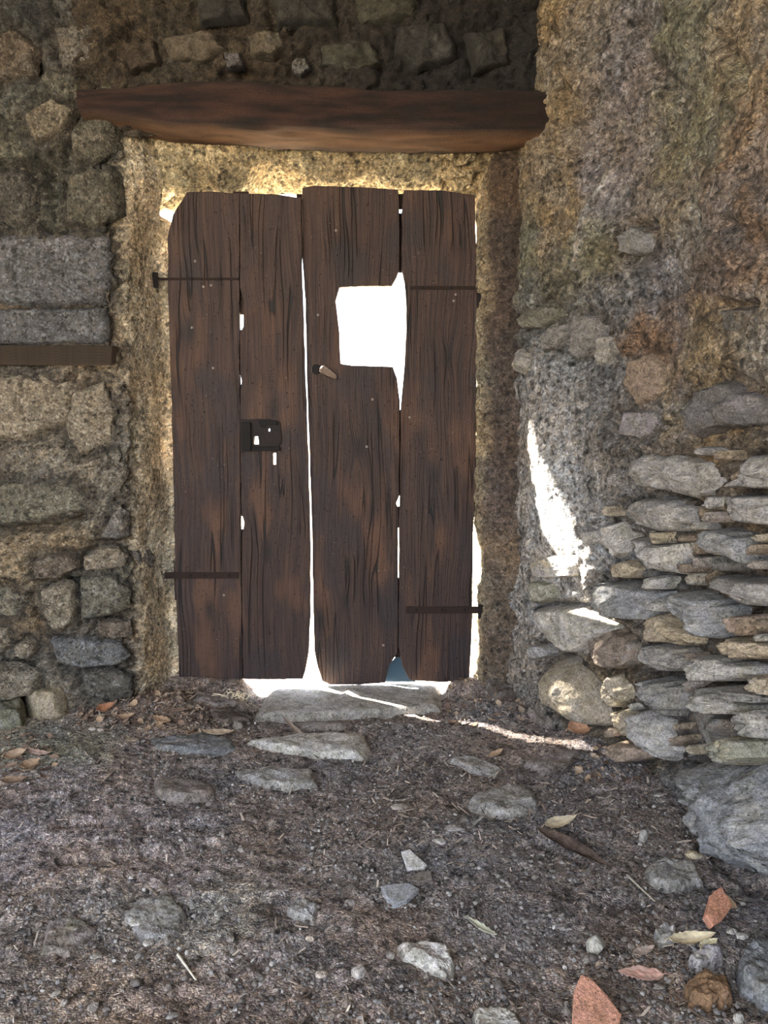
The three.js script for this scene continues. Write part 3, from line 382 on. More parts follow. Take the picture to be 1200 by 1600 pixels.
part('rubble_face', wallSheet(over.frame, -0.84, 0.46, 0, over.L.length, 0.0055, 0.0055, (u, v, x, y, z) => rubble(x, y, z, 1.3).h + jointDepth(overPolys, u, v, 0.02) + strokeDepth(overHollows, u, v).h, (u, v, x, y, z, r) => vary(mix3([0.05, 0.044, 0.036], mix3([0.014, 0.013, 0.014], [0.09, 0.07, 0.045], smooth(0.1, -0.5, x)), 0.75), x, y, z)), M.masonry, wallBack);
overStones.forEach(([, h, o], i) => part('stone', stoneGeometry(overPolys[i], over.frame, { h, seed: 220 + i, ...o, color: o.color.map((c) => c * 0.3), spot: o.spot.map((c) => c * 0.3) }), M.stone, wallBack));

// the solid cores of the walls, the ceiling and the rest of the room
const box = (x0, x1, y0, y1, z0, z1) => { const g = new THREE.BoxGeometry(x1 - x0, y1 - y0, z1 - z0); g.translate((x0 + x1) / 2, (y0 + y1) / 2, (z0 + z1) / 2); return g; };
part('wall_core', mergeGeometries([box(-2.9, -0.80, -0.1, 2.5, -0.085, 0.13), box(-0.85, 0.5, 1.74, 2.5, -0.085, 0.12), box(0.38, 1.3, -0.1, 2.5, -0.085, 0.0), box(-0.80, -0.6, 1.76, 2.5, -0.085, 0.13)]), M.shell, wallBack);
part('wall_core', box(0.92, 1.3, -0.1, 2.5, -0.05, 3.3), M.shell, wallRight);
structure('wall_left', new THREE.Mesh(box(-2.9, -2.6, -0.1, 2.5, 0.0, 3.2), M.shell));
structure('wall_rear', new THREE.Mesh(mergeGeometries([box(0.1, 1.3, -0.1, 2.5, 3.2, 3.45), box(-2.9, 0.1, 2.1, 2.5, 3.2, 3.45)]), M.shell));  // unseen; header over the opening added to dim the upper walls
structure('added_sun_blocker', new THREE.Mesh(box(-6, 1.3, 2.52, 6, -0.085, 3.2), M.shell));                  // unseen block added to keep the sun off the yard and rear opening
structure('ceiling', new THREE.Mesh(box(-2.9, 1.3, 2.38, 2.55, -0.085, 3.2), M.shell));
structure('ground_outside', new THREE.Mesh(mergeGeometries([box(-40, 40, -0.3, -0.06, -40, -0.1), box(-40, 40, -0.3, -0.06, 4.2, 40), box(-40, -2.7, -0.3, -0.06, -0.2, 4.2), box(1.1, 40, -0.3, -0.06, -0.2, 4.2)]), M.outside));

// ---- lintel
{
  const nx = 120, nr = 40, pos = [], uv = [], col = [], idx = [], x0 = -0.82, x1 = 0.46;
  for (let i = 0; i <= nx; i++) {
    const f = i / nx, x = mix(x0, x1, f), slim = smooth(0, 0.22, f), cy = mix(1.715, 1.695, f) + 0.006 * Math.sin(f * 7), hy = mix(0.030, 0.058, slim) * (1 + 0.06 * N3(x * 4, 1, 1)), hz = 0.105, cz = 0.165 + 0.008 * N3(x * 3, 4, 4);
    for (let k = 0; k <= nr; k++) {
      const a = k / nr * Math.PI * 2, c = Math.cos(a), s = Math.sin(a), q = 1 / (Math.abs(c) ** 5 + Math.abs(s) ** 5) ** 0.2, w = 0.006 * fbm(x * 5, s * 6, c * 6, 3) + 0.0035 * ridge(x * 3, s * 22, c * 22, 3);
      pos.push(x, cy + s * q * (hy + w), cz + c * q * (hz + w)); uv.push(x, k / nr * 0.45);
      const g = fbm(x * 4, s * 30, c * 30, 4), m = smooth(-0.4, 0.5, g); const t = mix3([0.012, 0.007, 0.006], [0.07, 0.03, 0.02], m * (0.35 + 0.65 * smooth(0.45, -0.2, x))); col.push(...mix3(t, [0.3, 0.155, 0.075], smooth(-0.7, -0.95, s) * (0.6 + 0.4 * g)));  // lit underside painted in: paler orange along the bottom of the beam
      if (i < nx && k < nr) { const p = i * (nr + 1) + k, n = p + nr + 1; idx.push(p, p + 1, n + 1, p, n + 1, n); }
    }
  }
  const g = new THREE.BufferGeometry(); g.setAttribute('position', new THREE.Float32BufferAttribute(pos, 3)); g.setAttribute('uv', new THREE.Float32BufferAttribute(uv, 2)); g.setAttribute('color', new THREE.Float32BufferAttribute(col, 3)); g.setIndex(idx); g.computeVertexNormals();
  const wood = std({ vertexColors: true, bumpMap: (() => { const t = grainBump.clone(); t.repeat.set(1.5, 9); t.needsUpdate = true; return t; })(), bumpScale: 0.01, roughness: 0.8 });
  structure('lintel', new THREE.Mesh(g, wood)).userData.label = 'reddish brown timber lintel spanning the top of the door opening';
  // the thin timber tie let into the masonry on the left
  const [lx, ly] = onZ(-30, 556, 0.22), [rx, ry] = onZ(180, 557, 0.22), tie = new RoundedBoxGeometry(rx - lx, 0.052, 0.06, 8, 0.006); { const p = tie.attributes.position; for (let i = 0; i < p.count; i++) { const x = p.getX(i), y = p.getY(i), z = p.getZ(i); p.setXYZ(i, x + 0.004 * N3(y * 60, z * 60, 2), y + 0.005 * N3(x * 6, z * 9, 5), z + 0.004 * N3(x * 9, y * 40, 1)); } } tie.translate((lx + rx) / 2, (ly + ry) / 2, 0.225);
  part('timber_tie', tie, std({ color: new THREE.Color(0.36, 0.27, 0.18), map: (() => { const t = grainTone.clone(); t.repeat.set(0.5, 6); t.needsUpdate = true; return t; })(), bumpMap: wood.bumpMap, bumpScale: 0.02 }), wallBack);
}

// ---- the door: two ledged leaves of old planks
const DX0 = -0.72, DW = 1.06, DH = 1.64, TW = 1024, TH = 1584;
const knots = [[430, 640], [500, 970], [680, 745], [540, 940], [330, 950], [420, 860], [560, 700], [300, 520], [700, 560]].map(([x, y]) => onZ(x, y, 0));
const plankCuts = [376, 482, 626].map((x) => onZ(x, 700, 0)[0]);
const woodAt = (X, Y) => {
  const id = plankCuts.findIndex((c) => X < c), p = id < 0 ? 3 : id; let gx = X + 0.012 * N3(X * 5, Y * 1.6, p * 3) + 0.003 * N3(X * 18, Y * 5, p);
  let knot = 0; for (const [kx, ky] of knots) { const dx = (X - kx) / 0.02, dy = (Y - ky) / 0.042, d = dx * dx + dy * dy; if (d < 9) { gx += 0.012 * Math.sign(dx) * Math.exp(-d / 2); knot = Math.max(knot, Math.exp(-d * 1.3)); } }
  const fine = fbm(gx * 260, Y * 5, p * 7, 3), mid = fbm(gx * 70, Y * 1.8, p * 5, 3), crack = smooth(0.72, 0.9, 1 - Math.abs(N3(gx * 38, Y * 1.1, p * 11)) * 3) * smooth(0.0, 0.4, N3(X * 9, Y * 2.2, 40 + p)), pits = smooth(0.55, 0.75, fbm(X * 90, Y * 55, p, 2));
  return { fine, mid, crack, pits, knot, p };
};
const doorTone = dataTex(TW, TH, (i, j) => {
  const X = DX0 + i / TW * DW, Y = j / TH * DH, w = woodAt(X, Y), blotch = fbm(X * 5, Y * 3, 9, 3), bare = smooth(0.05, 0.55, fbm(X * 7, Y * 2.2, 19, 3)); let c = mix3([0.02, 0.0115, 0.011], [0.078, 0.04, 0.026], clamp(0.3 + 0.5 * w.mid + 0.38 * w.fine));
  c = mix3(c, [0.13, 0.062, 0.032], 0.55 * bare * (0.35 + 0.65 * smooth(1.3, 0.5, Y))); c = mix3(c, [0.02, 0.016, 0.019], 0.6 * smooth(0.1, 0.6, blotch)); c = mix3(c, [0.006, 0.004, 0.004], Math.max(w.crack, 0.85 * w.knot, 0.5 * w.pits));  // redder brown blotches, stronger lower down the leaves
  const dot = smooth(0.86, 0.93, N3(X * 130, Y * 130, 3)) * smooth(0.1, 0.5, N3(X * 6, Y * 5, 77)); return mix3(c, [0.22, 0.19, 0.16], dot).map((v) => Math.sqrt(v));
}, 3);
{ const d = doorTone.image.data; for (let i = 0; i < d.length; i++) if (i % 4 < 3) { const l = (d[i] / 255) ** 2; d[i] = 255 * (l <= 0.0031308 ? l * 12.92 : 1.055 * l ** (1 / 2.4) - 0.055); } doorTone.colorSpace = THREE.SRGBColorSpace; }
const doorBump = dataTex(TW, TH, (i, j) => { const w = woodAt(DX0 + i / TW * DW, j / TH * DH); return 0.62 + 0.2 * w.fine + 0.14 * w.mid - 0.6 * w.crack - 0.25 * w.pits - 0.2 * w.knot; });
for (const t of [doorTone, doorBump]) { t.repeat.set(1 / DW, 1 / DH); t.offset.set(-DX0 / DW, 0); }
const doorWood = std({ map: doorTone, bumpMap: doorBump, bumpScale: 0.006, roughness: 0.72 });
const THICK = 0.022, ZL = 0.022, ZR = 0.0;                                // the left leaf stands a board's thickness further in
function raggedShape(pts, z, amp, seed, holes = []) {
  const trace = (list) => { const out = []; for (let i = 0; i < list.length; i++) { const a = list[i], b = list[(i + 1) % list.length], n = Math.max(1, Math.round(Math.hypot(b[0] - a[0], b[1] - a[1]) / 6)); for (let k = 0; k < n; k++) { const [x, y] = onZ(mix(a[0], b[0], k / n), mix(a[1], b[1], k / n), z); out.push(new THREE.Vector2(x + amp * N3(x * 20, y * 11, seed), y + amp * 0.7 * N3(x * 60, y * 14, seed + 3))); } } return out; };
  const s = new THREE.Shape(trace(pts)); for (const h of holes) s.holes.push(new THREE.Path(trace(h))); return s;
}
function plank(pts, z, seed, holes, parent) {
  const g = new THREE.ExtrudeGeometry(raggedShape(pts, z, 0.0012, seed, holes), { depth: THICK - 0.004, bevelEnabled: true, bevelThickness: 0.002, bevelSize: 0.0018, bevelSegments: 2, bevelOffset: -0.0018 });
  g.translate(0, 0, z - THICK + 0.002); return part('plank', g, doorWood, parent);
}
const door1 = structure('door_1'), door2 = structure('door_2');
door1.userData.label = 'left door leaf of two dark weathered planks with a rusty lock plate'; door2.userData.label = 'right door leaf of two worn brown planks with a square peephole';
plank([[292, 300], [330, 299], [374, 302], [374, 440], [375, 700], [377, 905], [379, 1061], [330, 1062], [280, 1062], [274, 900], [268, 640], [262, 440], [262, 370], [270, 335]], ZL, 1, [], door1);
plank([[374.6, 302], [430, 303], [470, 309], [471.5, 392], [471.5, 420], [473, 470], [477, 600], [481.5, 720], [484.5, 830], [485, 960], [482, 1020], [477, 1050], [473, 1061], [430, 1062], [379.6, 1061], [377.6, 905], [378, 835], [381, 818], [377, 800], [375.6, 700], [375.4, 610], [377.5, 595], [375.4, 585], [375.2, 520], [380, 510], [380, 468], [375, 450]], ZL, 2, [[[396, 681], [404, 681], [405, 695], [395, 695]], [[425, 707], [432, 707], [432, 727], [425, 727]], [[418, 669], [423, 669], [423, 675], [418, 675]]], door1);
plank([[472, 293], [490, 290], [560, 292], [622, 296], [624, 330], [624, 420], [620, 432], [612, 447], [566, 447], [530, 449], [524, 470], [527, 492], [530, 520], [532, 568], [550, 571], [590, 572], [614, 573], [620, 590], [624, 625], [624.5, 640], [623, 776], [619, 786], [622, 796], [622, 900], [621.5, 1020], [608, 1040], [602, 1067], [560, 1070], [515, 1070], [504, 1064], [497, 1044], [491, 1015], [489.5, 960], [487.5, 830], [483.8, 720], [480, 600], [477, 470], [473.5, 415], [472, 395]], ZR, 3, [], door2);
plank([[631, 297], [690, 297], [742, 305], [744, 400], [746, 470], [744, 640], [744, 760], [740, 815], [739, 870], [738, 960], [736, 1010], [733, 1064], [690, 1066], [640, 1063], [628, 1040], [622.6, 1010], [623.2, 900], [623.6, 800], [625, 782], [626.2, 640], [627, 622], [632, 570], [635, 520], [635, 480], [632, 440], [628, 420], [628, 330]], ZR, 4, [], door2);
const dbox = (px0, py0, px1, py1, z, thick, r = 0.002) => { const [x0, y1] = onZ(px0, py0, z), [x1, y0] = onZ(px1, py1, z), g = new RoundedBoxGeometry(x1 - x0, y1 - y0, thick, 2, Math.min(r, thick / 3, (y1 - y0) / 3, (x1 - x0) / 3)); g.translate((x0 + x1) / 2, (y0 + y1) / 2, z + thick / 2 - 0.001); return g; };
// ledges on the outer face hold each leaf together; seen here only through the joints
for (const y of [430, 880]) { const g = dbox(268, y, 470, y + 60, ZL, 0.02); g.translate(0, 0, -THICK - 0.017); part('ledge', g, doorWood, door1); }
for (const [y, a, b] of [[330, 480, 742], [905, 495, 738]]) { const g = dbox(a, y, b, y + 60, ZR, 0.02); g.translate(0, 0, -THICK - 0.017); part('ledge', g, doorWood, door2); }
for (const [x, a, b] of [[376, 296, 462], [376, 514, 586], [376, 600, 808], [379, 828, 1064]]) { const g = dbox(x - 14, a, x + 14, b, ZL, 0.008); g.translate(0, 0, -THICK - 0.005); part('added_joint_strip', g, doorWood, door1); }  // strips added behind the joints so daylight shows only at the open gaps
for (const [x, a, b] of [[628, 300, 324], [628, 334, 424], [626, 640, 776], [622, 792, 826], [622, 905, 1030]]) { const g = dbox(x - 16, a, x + 16, b, ZR, 0.008); g.translate(0, 0, -THICK - 0.005); part('added_joint_strip', g, doorWood, door2); }
{ const g = dbox(462, 300, 486, 396, ZR, 0.008); g.translate(0, 0, -THICK - 0.005); part('added_joint_strip', g, doorWood, door2); }
// iron strap hinges
function strap(px0, py, px1, height, z, parent, nails) { const s = part('hinge_strap', dbox(px0, py - height / 2, px1, py + height / 2, z, 0.005), M.rust, parent); for (const n of nails) { const [x, y] = onZ(n, py, z), g = new THREE.SphereGeometry(0.0055, 10, 6); g.scale(1, 1, 0.5); g.translate(x, y, z + 0.005); part('nail_head', g, M.iron, s); } return s; }
strap(240, 436, 373, 4, ZL, door1, [300, 345]); strap(250, 899, 373, 10, ZL, door1, [298, 320, 358]); strap(640, 450, 748, 6, ZR, door2, [660, 705]); strap(635, 953, 752, 11, ZR, door2, [650, 690, 725]);
function pin(px, py, z, parent) { const [x, y] = onZ(px, py, z), g = new THREE.CylinderGeometry(0.009, 0.009, 0.045, 14); g.translate(x, y, z + 0.002); part('hinge_pin', g, M.iron, parent); }
pin(243, 438, ZL + 0.01, door1); pin(250, 903, ZL + 0.01, door1); pin(750, 470, ZR + 0.004, door2); pin(751, 955, ZR + 0.006, door2);
// lock plate with its keyhole cut through, a raised case and a spindle hub
{
  const s = raggedShape([[376, 656], [420, 655], [438, 660], [440, 690], [432, 703], [376, 706]], ZL, 0.0004, 8, [[[396, 681], [404, 681], [405, 695], [395, 695]], [[418, 669], [423, 669], [423, 675], [418, 675]]]);
  const g = new THREE.ExtrudeGeometry(s, { depth: 0.004, bevelEnabled: true, bevelThickness: 0.0012, bevelSize: 0.001, bevelSegments: 1 }); g.translate(0, 0, ZL + 0.0005); const lock = part('lock_plate', g, M.iron, door1);
  part('lock_case', dbox(378, 660, 393, 704, ZL + 0.005, 0.016, 0.003), M.ironHole, lock);
  part('lock_bar', dbox(394, 698, 438, 704, ZL + 0.005, 0.012, 0.002), M.ironHole, lock); part('lock_bar', dbox(405, 657, 434, 664, ZL + 0.005, 0.010, 0.002), M.ironHole, lock);
  const [hx, hy] = onZ(412, 664, ZL), hub = new THREE.TorusGeometry(0.007, 0.0028, 8, 16); hub.translate(hx, hy, ZL + 0.008); part('spindle_hub', hub, M.iron, lock);
}
// the wooden turn-button of the right leaf in its dark socket
{
  const [sx, sy] = onZ(494, 577, ZR), socket = new THREE.CylinderGeometry(0.014, 0.016, 0.012, 20); socket.rotateX(Math.PI / 2); socket.translate(sx, sy, ZR + 0.005); part('button_socket', socket, M.ironHole, door2);
  const b = new THREE.CapsuleGeometry(0.0095, 0.042, 10, 18), bp = b.attributes.position; for (let i = 0; i < bp.count; i++) { const t = bp.getY(i) / 0.03, k = 0.85 + 0.3 * t + 0.12 * N3(bp.getX(i) * 150, bp.getY(i) * 60, bp.getZ(i) * 150); bp.setXYZ(i, bp.getX(i) * k * 1.25, bp.getY(i), bp.getZ(i) * k * 0.8); } b.computeVertexNormals(); b.rotateZ(Math.PI / 2 - 0.5); b.rotateY(0.45); const [bx, by] = onZ(514, 583, ZR); b.translate(bx, by, ZR + 0.02); part('turn_button', b, std({ color: new THREE.Color(0.5, 0.38, 0.3), map: rep(rockTone, 0.4), bumpMap: rep(rockBump, 0.5), bumpScale: 0.006, roughness: 0.8 }), door2);
}
for (const [px, py, z, d] of [[525, 360, ZR, door2], [497, 492, ZR, door2], [709, 470, ZR, door2], [712, 460, ZR, door2], [305, 408, ZL, door1], [318, 448, ZL, door1], [330, 446, ZL, door1], [333, 575, ZL, door1], [300, 512, ZL, door1], [350, 930, ZL, door1], [599, 1008, ZR, door2], [640, 652, ZR, door2], [573, 698, ZR, door2], [582, 624, ZR, door2]]) { const [x, y] = onZ(px, py, z), g = new THREE.SphereGeometry(0.0042, 8, 6); g.scale(1, 1, 0.5); g.translate(x, y, z); part('nail_head', g, std({ color: new THREE.Color(0.25, 0.22, 0.2), metalness: 0.4, roughness: 0.5 }), d); }

// ---- the floor
const floorPolysSrc = [
  [[[376, 1166], [430, 1156], [480, 1152], [574, 1152], [585, 1172], [572, 1188], [520, 1186], [440, 1180]], 0.022, { color: C.pale, spot: C.grey, flat: 1, bevel: 0.2 }],
  [[[225, 1160], [330, 1152], [372, 1160], [376, 1178], [330, 1188], [240, 1180]], 0.014, { color: C.blue, spot: C.dust, bevel: 0.25 }],
  [[[362, 1206], [400, 1204], [440, 1212], [494, 1209], [502, 1234], [446, 1237], [400, 1230], [365, 1219]], 0.018, { color: C.grey, spot: C.pale, bevel: 0.2 }],
  [[[235, 1230], [280, 1227], [330, 1232], [348, 1247], [300, 1264], [240, 1260]], 0.02, { color: C.dust, spot: C.grey, soft: 0.7 }],
  [[[722, 1257], [745, 1241], [810, 1232], [845, 1245], [852, 1266], [800, 1287], [740, 1276]], 0.022, { color: C.grey, spot: C.pale, soft: 0.7 }],
  [[[694, 1190], [730, 1186], [792, 1206], [780, 1217], [740, 1211]], 0.012, { color: C.grey, spot: C.dust }],
  [[[814, 1197], [860, 1176], [912, 1180], [892, 1202], [840, 1217]], 0.012, { color: C.dust, spot: C.lilac }],
  [[[612, 1482], [660, 1474], [700, 1480], [715, 1510], [706, 1536], [670, 1520], [630, 1500]], 0.010, { color: C.pale, spot: C.dust, rough: 1.5 }],
  [[[188, 1440], [210, 1405], [270, 1398], [296, 1430], [280, 1470], [230, 1482]], 0.008, { color: C.grey, spot: C.pale, rough: 1.2 }],
  [[[444, 1425], [462, 1411], [482, 1411], [500, 1425], [492, 1444], [458, 1442]], 0.010, { color: C.grey, spot: C.dust }],
  [[[1004, 1362], [1040, 1345], [1090, 1358], [1104, 1388], [1045, 1398], [1010, 1388]], 0.02, { color: C.grey, spot: C.dust, rough: 1.4 }],
  [[[1145, 1520], [1178, 1482], [1240, 1488], [1250, 1585], [1195, 1582], [1152, 1550]], 0.04, { color: C.blue, spot: C.grey, bevel: 0.25 }],
  [[[735, 1586], [775, 1573], [812, 1590], [830, 1620], [742, 1624]], 0.012, { color: C.pale, spot: C.grey }],
  [[[32, 1096], [60, 1076], [98, 1070], [122, 1090], [112, 1118], [80, 1132], [45, 1124]], 0.07, { color: C.sand, spot: C.green, soft: 0.5, rough: 0.8 }],
  [[[-40, 1100], [20, 1094], [45, 1118], [36, 1140], [-40, 1150]], 0.05, { color: C.moss, spot: C.grey }],
  [[[820, 1120], [850, 1108], [880, 1118], [878, 1134], [845, 1138]], 0.02, { color: C.dust, spot: C.rust }],
  [[[455, 1130], [520, 1124], [560, 1130], [540, 1140], [470, 1140]], 0.012, { color: C.dust, spot: C.grey, bevel: 0.25 }],
  [[[300, 1098], [350, 1094], [392, 1098], [388, 1110], [330, 1116], [298, 1110]], 0.02, { color: C.dust, spot: C.grey, bevel: 0.25 }],
  [[[320, 1122], [360, 1114], [400, 1120], [395, 1132], [340, 1136]], 0.018, { color: C.soil, spot: C.dust, bevel: 0.25 }],
  [[[750, 1078], [800, 1066], [826, 1080], [818, 1100], [770, 1102]], 0.03, { color: C.soil, spot: C.grey, soft: 0.6 }],
  [[[1066, 1545], [1100, 1528], [1140, 1540], [1150, 1565], [1110, 1580], [1072, 1572]], 0.024, { color: C.rust, spot: C.soil, rough: 1.6 }],
  [[[1072, 1512], [1100, 1494], [1130, 1496], [1132, 1512], [1090, 1522]], 0.02, { color: C.lilac, spot: C.pale }],
  [[[1020, 1466], [1036, 1455], [1058, 1462], [1050, 1478], [1030, 1480]], 0.018, { color: C.grey, spot: C.pale }],
  [[[160, 1455], [110, 1500], [60, 1490], [70, 1440], [120, 1430]], 0.004, { color: C.dust, spot: C.green, rough: 1.2 }],
];
const ff = (px, py) => onFloor(px, py);
const heap = [[200, 1122, 0.16, 0.03], [290, 1110, 0.14, 0.028], [60, 1190, 0.2, 0.03], [800, 1110, 0.12, 0.02], [1120, 1470, 0.1, 0.012], [930, 1160, 0.1, 0.014], [150, 1250, 0.3, 0.02], [1000, 1260, 0.2, 0.012]].map(([px, py, r, h]) => [...ff(px, py), r, h]);
const ruts = strokesOn(ff, [[[[30, 1268], [90, 1256], [150, 1246]], 0.012, -0.012], [[[90, 1298], [160, 1296]], 0.012, -0.012], [[[230, 1300], [330, 1296]], 0.014, -0.012], [[[230, 1345], [330, 1322]], 0.012, -0.012], [[[100, 1350], [200, 1352]], 0.012, -0.010], [[[845, 1320], [940, 1362]], 0.016, -0.02], [[[235, 1262], [345, 1270]], 0.008, -0.014], [[[1080, 1310], [1180, 1395]], 0.02, -0.025], [[[585, 1195], [640, 1185]], 0.02, -0.016], [[[365, 1242], [500, 1242]], 0.007, -0.010]]);
const floorPolys = floorPolysSrc.map((s) => polyOn(ff, s[0]));
function floorH(x, z) {
  let h = 0.010 * fbm(x * 2.2, z * 2.2, 4, 3) + 0.006 * ridge(x * 7, z * 9, 2, 3) + 0.0045 * fbm(x * 24, z * 24, 8, 3); for (const [a, b, r, k] of heap) h += k * Math.exp(-((x - a) ** 2 + (z - b) ** 2) / (r * r));
  return h + strokeDepth(ruts, x, z).h + 0.034 * smooth(0.12, 0.02, z) * (smooth(-0.40, -0.48, x) + smooth(0.19, 0.23, x)) - 0.02 * smooth(0.0, -0.08, z) - 0.022 * smooth(0.32, 0.24, z) * smooth(-0.46, -0.38, x) * smooth(0.25, 0.17, x);
}
const floor = structure('floor');
const floorZones = zonesOn(ff, [[100, 1180, 60, C.green], [250, 1180, 60, C.dust], [60, 1300, 90, [0.25, 0.21, 0.2]], [250, 1330, 90, [0.24, 0.205, 0.195]], [420, 1290, 80, [0.16, 0.14, 0.13]], [620, 1250, 90, [0.12, 0.10, 0.09]], [720, 1330, 90, [0.15, 0.135, 0.125]], [500, 1380, 80, [0.19, 0.17, 0.155]], [200, 1440, 70, [0.36, 0.34, 0.3]], [120, 1520, 90, [0.27, 0.22, 0.17]], [330, 1440, 60, [0.29, 0.26, 0.19]], [350, 1560, 90, [0.25, 0.19, 0.15]], [560, 1480, 90, [0.21, 0.17, 0.145]], [800, 1450, 90, [0.15, 0.125, 0.115]], [950, 1300, 80, [0.15, 0.135, 0.13]], [1050, 1400, 80, [0.17, 0.155, 0.15]], [950, 1550, 90, [0.2, 0.155, 0.12]], [650, 1150, 60, [0.2, 0.16, 0.13]], [200, 1130, 50, C.brown], [900, 1180, 60, [0.28, 0.24, 0.22]], [690, 1500, 40, [0.3, 0.27, 0.24]], [640, 1590, 80, [0.24, 0.19, 0.15]]]);
for (const z of floorZones) z.c = mix3(z.c, [0.165, 0.155, 0.147], 0.55).map((c) => c * 3.1);
part('earth', sheet((u, v) => [u, 0, v, 0, 1, 0], -1.75, 0.9, -0.16, 1.95, 0.0055, 0.0055, (u, v) => ({ h: floorH(u, -(-v)) + jointDepth(floorPolys, u, v, 0.006) }), (u, v, x, y, z) => vary(zoneTone(floorZones, u + 0.05 * N3(u * 5, v * 5, 1), v + 0.05 * N3(u * 5, v * 5, 9)), x, 0, z, 1.1)), M.earth, floor);
{ const e = floor.children[0], g = e.geometry, ix = g.index.array; for (let i = 0; i < ix.length; i += 3) { const t = ix[i]; ix[i] = ix[i + 1]; ix[i + 1] = t; } g.computeVertexNormals(); e.geometry = boxed(g); }
part('earth', mergeGeometries([box(-2.7, -1.74, -0.1, -0.01, 0, 4.3), box(-1.75, 1.0, -0.1, -0.01, 1.94, 4.3), box(-1.75, 1.1, -0.2, -0.09, -0.2, 1.95)]), std({ color: new THREE.Color(0.2, 0.17, 0.15) }), floor);
const floorFrame = (u, v) => [u, floorH(u, v) * 0.8, v, 0, 1, 0];
floorPolysSrc.forEach(([, h, o], i) => { const g = stoneGeometry(floorPolys[i], floorFrame, { h: h > 0.04 ? h : 0.62 * h + 0.003, seed: 320 + i, depth: 0.025, facet: 0.12, ...o, rough: 0.6 * (o.rough ?? 1), color: o.color.map((c) => c * (o.color === C.pale || o.color === C.grey ? 1.7 : 1.3)), spot: o.spot.map((c) => c * 1.3) }); part('flat_stone', g, M.stone, floor); });
{ const t = polyOn((x, y) => onFloor(x, y, 0.018), [[392, 1112], [408, 1080], [430, 1058], [520, 1050], [640, 1050], [690, 1056], [694, 1096], [640, 1100], [560, 1107], [470, 1110]]); const g = stoneGeometry(t, (u, v) => [u, 0.002, v, 0, 1, 0], { h: 0.018, depth: 0.03, bevel: 0.12, color: [0.6, 0.58, 0.54], spot: C.pale, rough: 0.35, seed: 402, n: 96 }); part('threshold_slab', g, M.stone, floor); }


// ================================================================== THINGS LYING ABOUT
function rest(px, py) { let y = 0.01, p; for (let i = 0; i < 4; i++) { p = onFloor(px, py, y); y = floorH(p[0], p[1]); } return new THREE.Vector3(p[0], y, p[1]); }
const metres = (px, py) => rest(px, py).distanceTo(EYE) / FOCAL;          // what one pixel of the photograph spans there
function painted(g, c, k, amount = 0.35) { const p = g.attributes.position, a = new Float32Array(p.count * 3); for (let i = 0; i < p.count; i++) { const x = p.getX(i), y = p.getY(i), z = p.getZ(i), m = 1 + amount * fbm(x * 60 + k, y * 60, z * 60, 3); a.set([c[0] * m, c[1] * m, c[2] * m], i * 3); } g.setAttribute('color', new THREE.BufferAttribute(a, 3)); return g; }
function pebbleGeometry(w, h, d, seed, c, rough = 0.25, sharp = false) {
  let g = new THREE.IcosahedronGeometry(0.5, sharp ? 3 : 4); g.deleteAttribute('uv'); g.deleteAttribute('normal'); g = mergeVertices(g, 1e-5);
  const p = g.attributes.position, r = rng(seed), cuts = Array.from({ length: sharp ? 9 : 5 }, () => [new THREE.Vector3(r() - 0.5, r() - 0.5, r() - 0.5).normalize(), (sharp ? 0.27 : 0.36) + 0.12 * r()]), uv = [];
  for (let i = 0; i < p.count; i++) { const v = new THREE.Vector3().fromBufferAttribute(p, i); v.multiplyScalar(1 + rough * 0.6 * fbm(v.x * 2.5 + seed, v.y * 2.5, v.z * 2.5, 3)); for (const [n, k] of cuts) { const d2 = v.dot(n) - k; if (d2 > 0) v.addScaledVector(n, -d2); } v.multiplyScalar(1 + rough * 0.12 * N3(v.x * 14, v.y * 14, v.z * 14 + seed)); p.setXYZ(i, v.x * w, v.y * h, v.z * d); uv.push(v.x * w + v.y * h * 0.6, v.z * d + v.y * h * 0.6); }
  g.setAttribute('uv', new THREE.Float32BufferAttribute(uv, 2)); g.computeVertexNormals(); return painted(g, c, seed);
}
function stoneThing(name, px, py, wpx, hpx, o, label, category, group) {
  const at = rest(px, py + hpx * 0.3), m = metres(px, py), w = wpx * m, d = (o.d ?? 0.8) * w, h = o.h ?? hpx * m * (hpx > wpx ? 0.75 : 0.5);
  const mesh = new THREE.Mesh(pebbleGeometry(w, h, d, o.seed ?? px, o.c, o.rough, o.sharp), M.loose); mesh.position.copy(at); mesh.position.y += h * 0.28; mesh.rotation.set(o.rx ?? 0, o.turn ?? 0, o.rz ?? 0); return thing(name, mesh, label, category, group);
}
// a flat chip with an outline of its own and a real thickness
function chipThing(name, outline, o, label, category) {
  const cx = outline.reduce((a, p) => a + p[0], 0) / outline.length, cy = outline.reduce((a, p) => a + p[1], 0) / outline.length, at = rest(cx, cy);
  const pts = outline.map(([x, y]) => { const p = onFloor(x, y, at.y); return new THREE.Vector2(p[0] - at.x, -(p[1] - at.z)); });
  let g = new THREE.ExtrudeGeometry(new THREE.Shape(pts), { depth: o.t ?? 0.008, bevelEnabled: true, bevelThickness: 0.0015, bevelSize: 0.0015, bevelSegments: 2, steps: 2 }); g.rotateX(-Math.PI / 2);
  const p = g.attributes.position; for (let i = 0; i < p.count; i++) { const x = p.getX(i), y = p.getY(i), z = p.getZ(i); p.setXYZ(i, x + 0.0012 * N3(x * 160, y * 160, z * 160), y * (1 + 0.12 * N3(x * 40, 1, z * 40)), z + 0.0012 * N3(x * 160 + 9, y * 160, z * 160)); }
  g.computeVertexNormals(); painted(g, o.c, cx, 0.25); const m = new THREE.Mesh(g, o.m ?? M.loose); m.position.copy(at); m.position.y += o.lift ?? 0.002; m.rotation.set(o.rx ?? 0, 0, o.rz ?? 0); return thing(name, m, label, category);
}
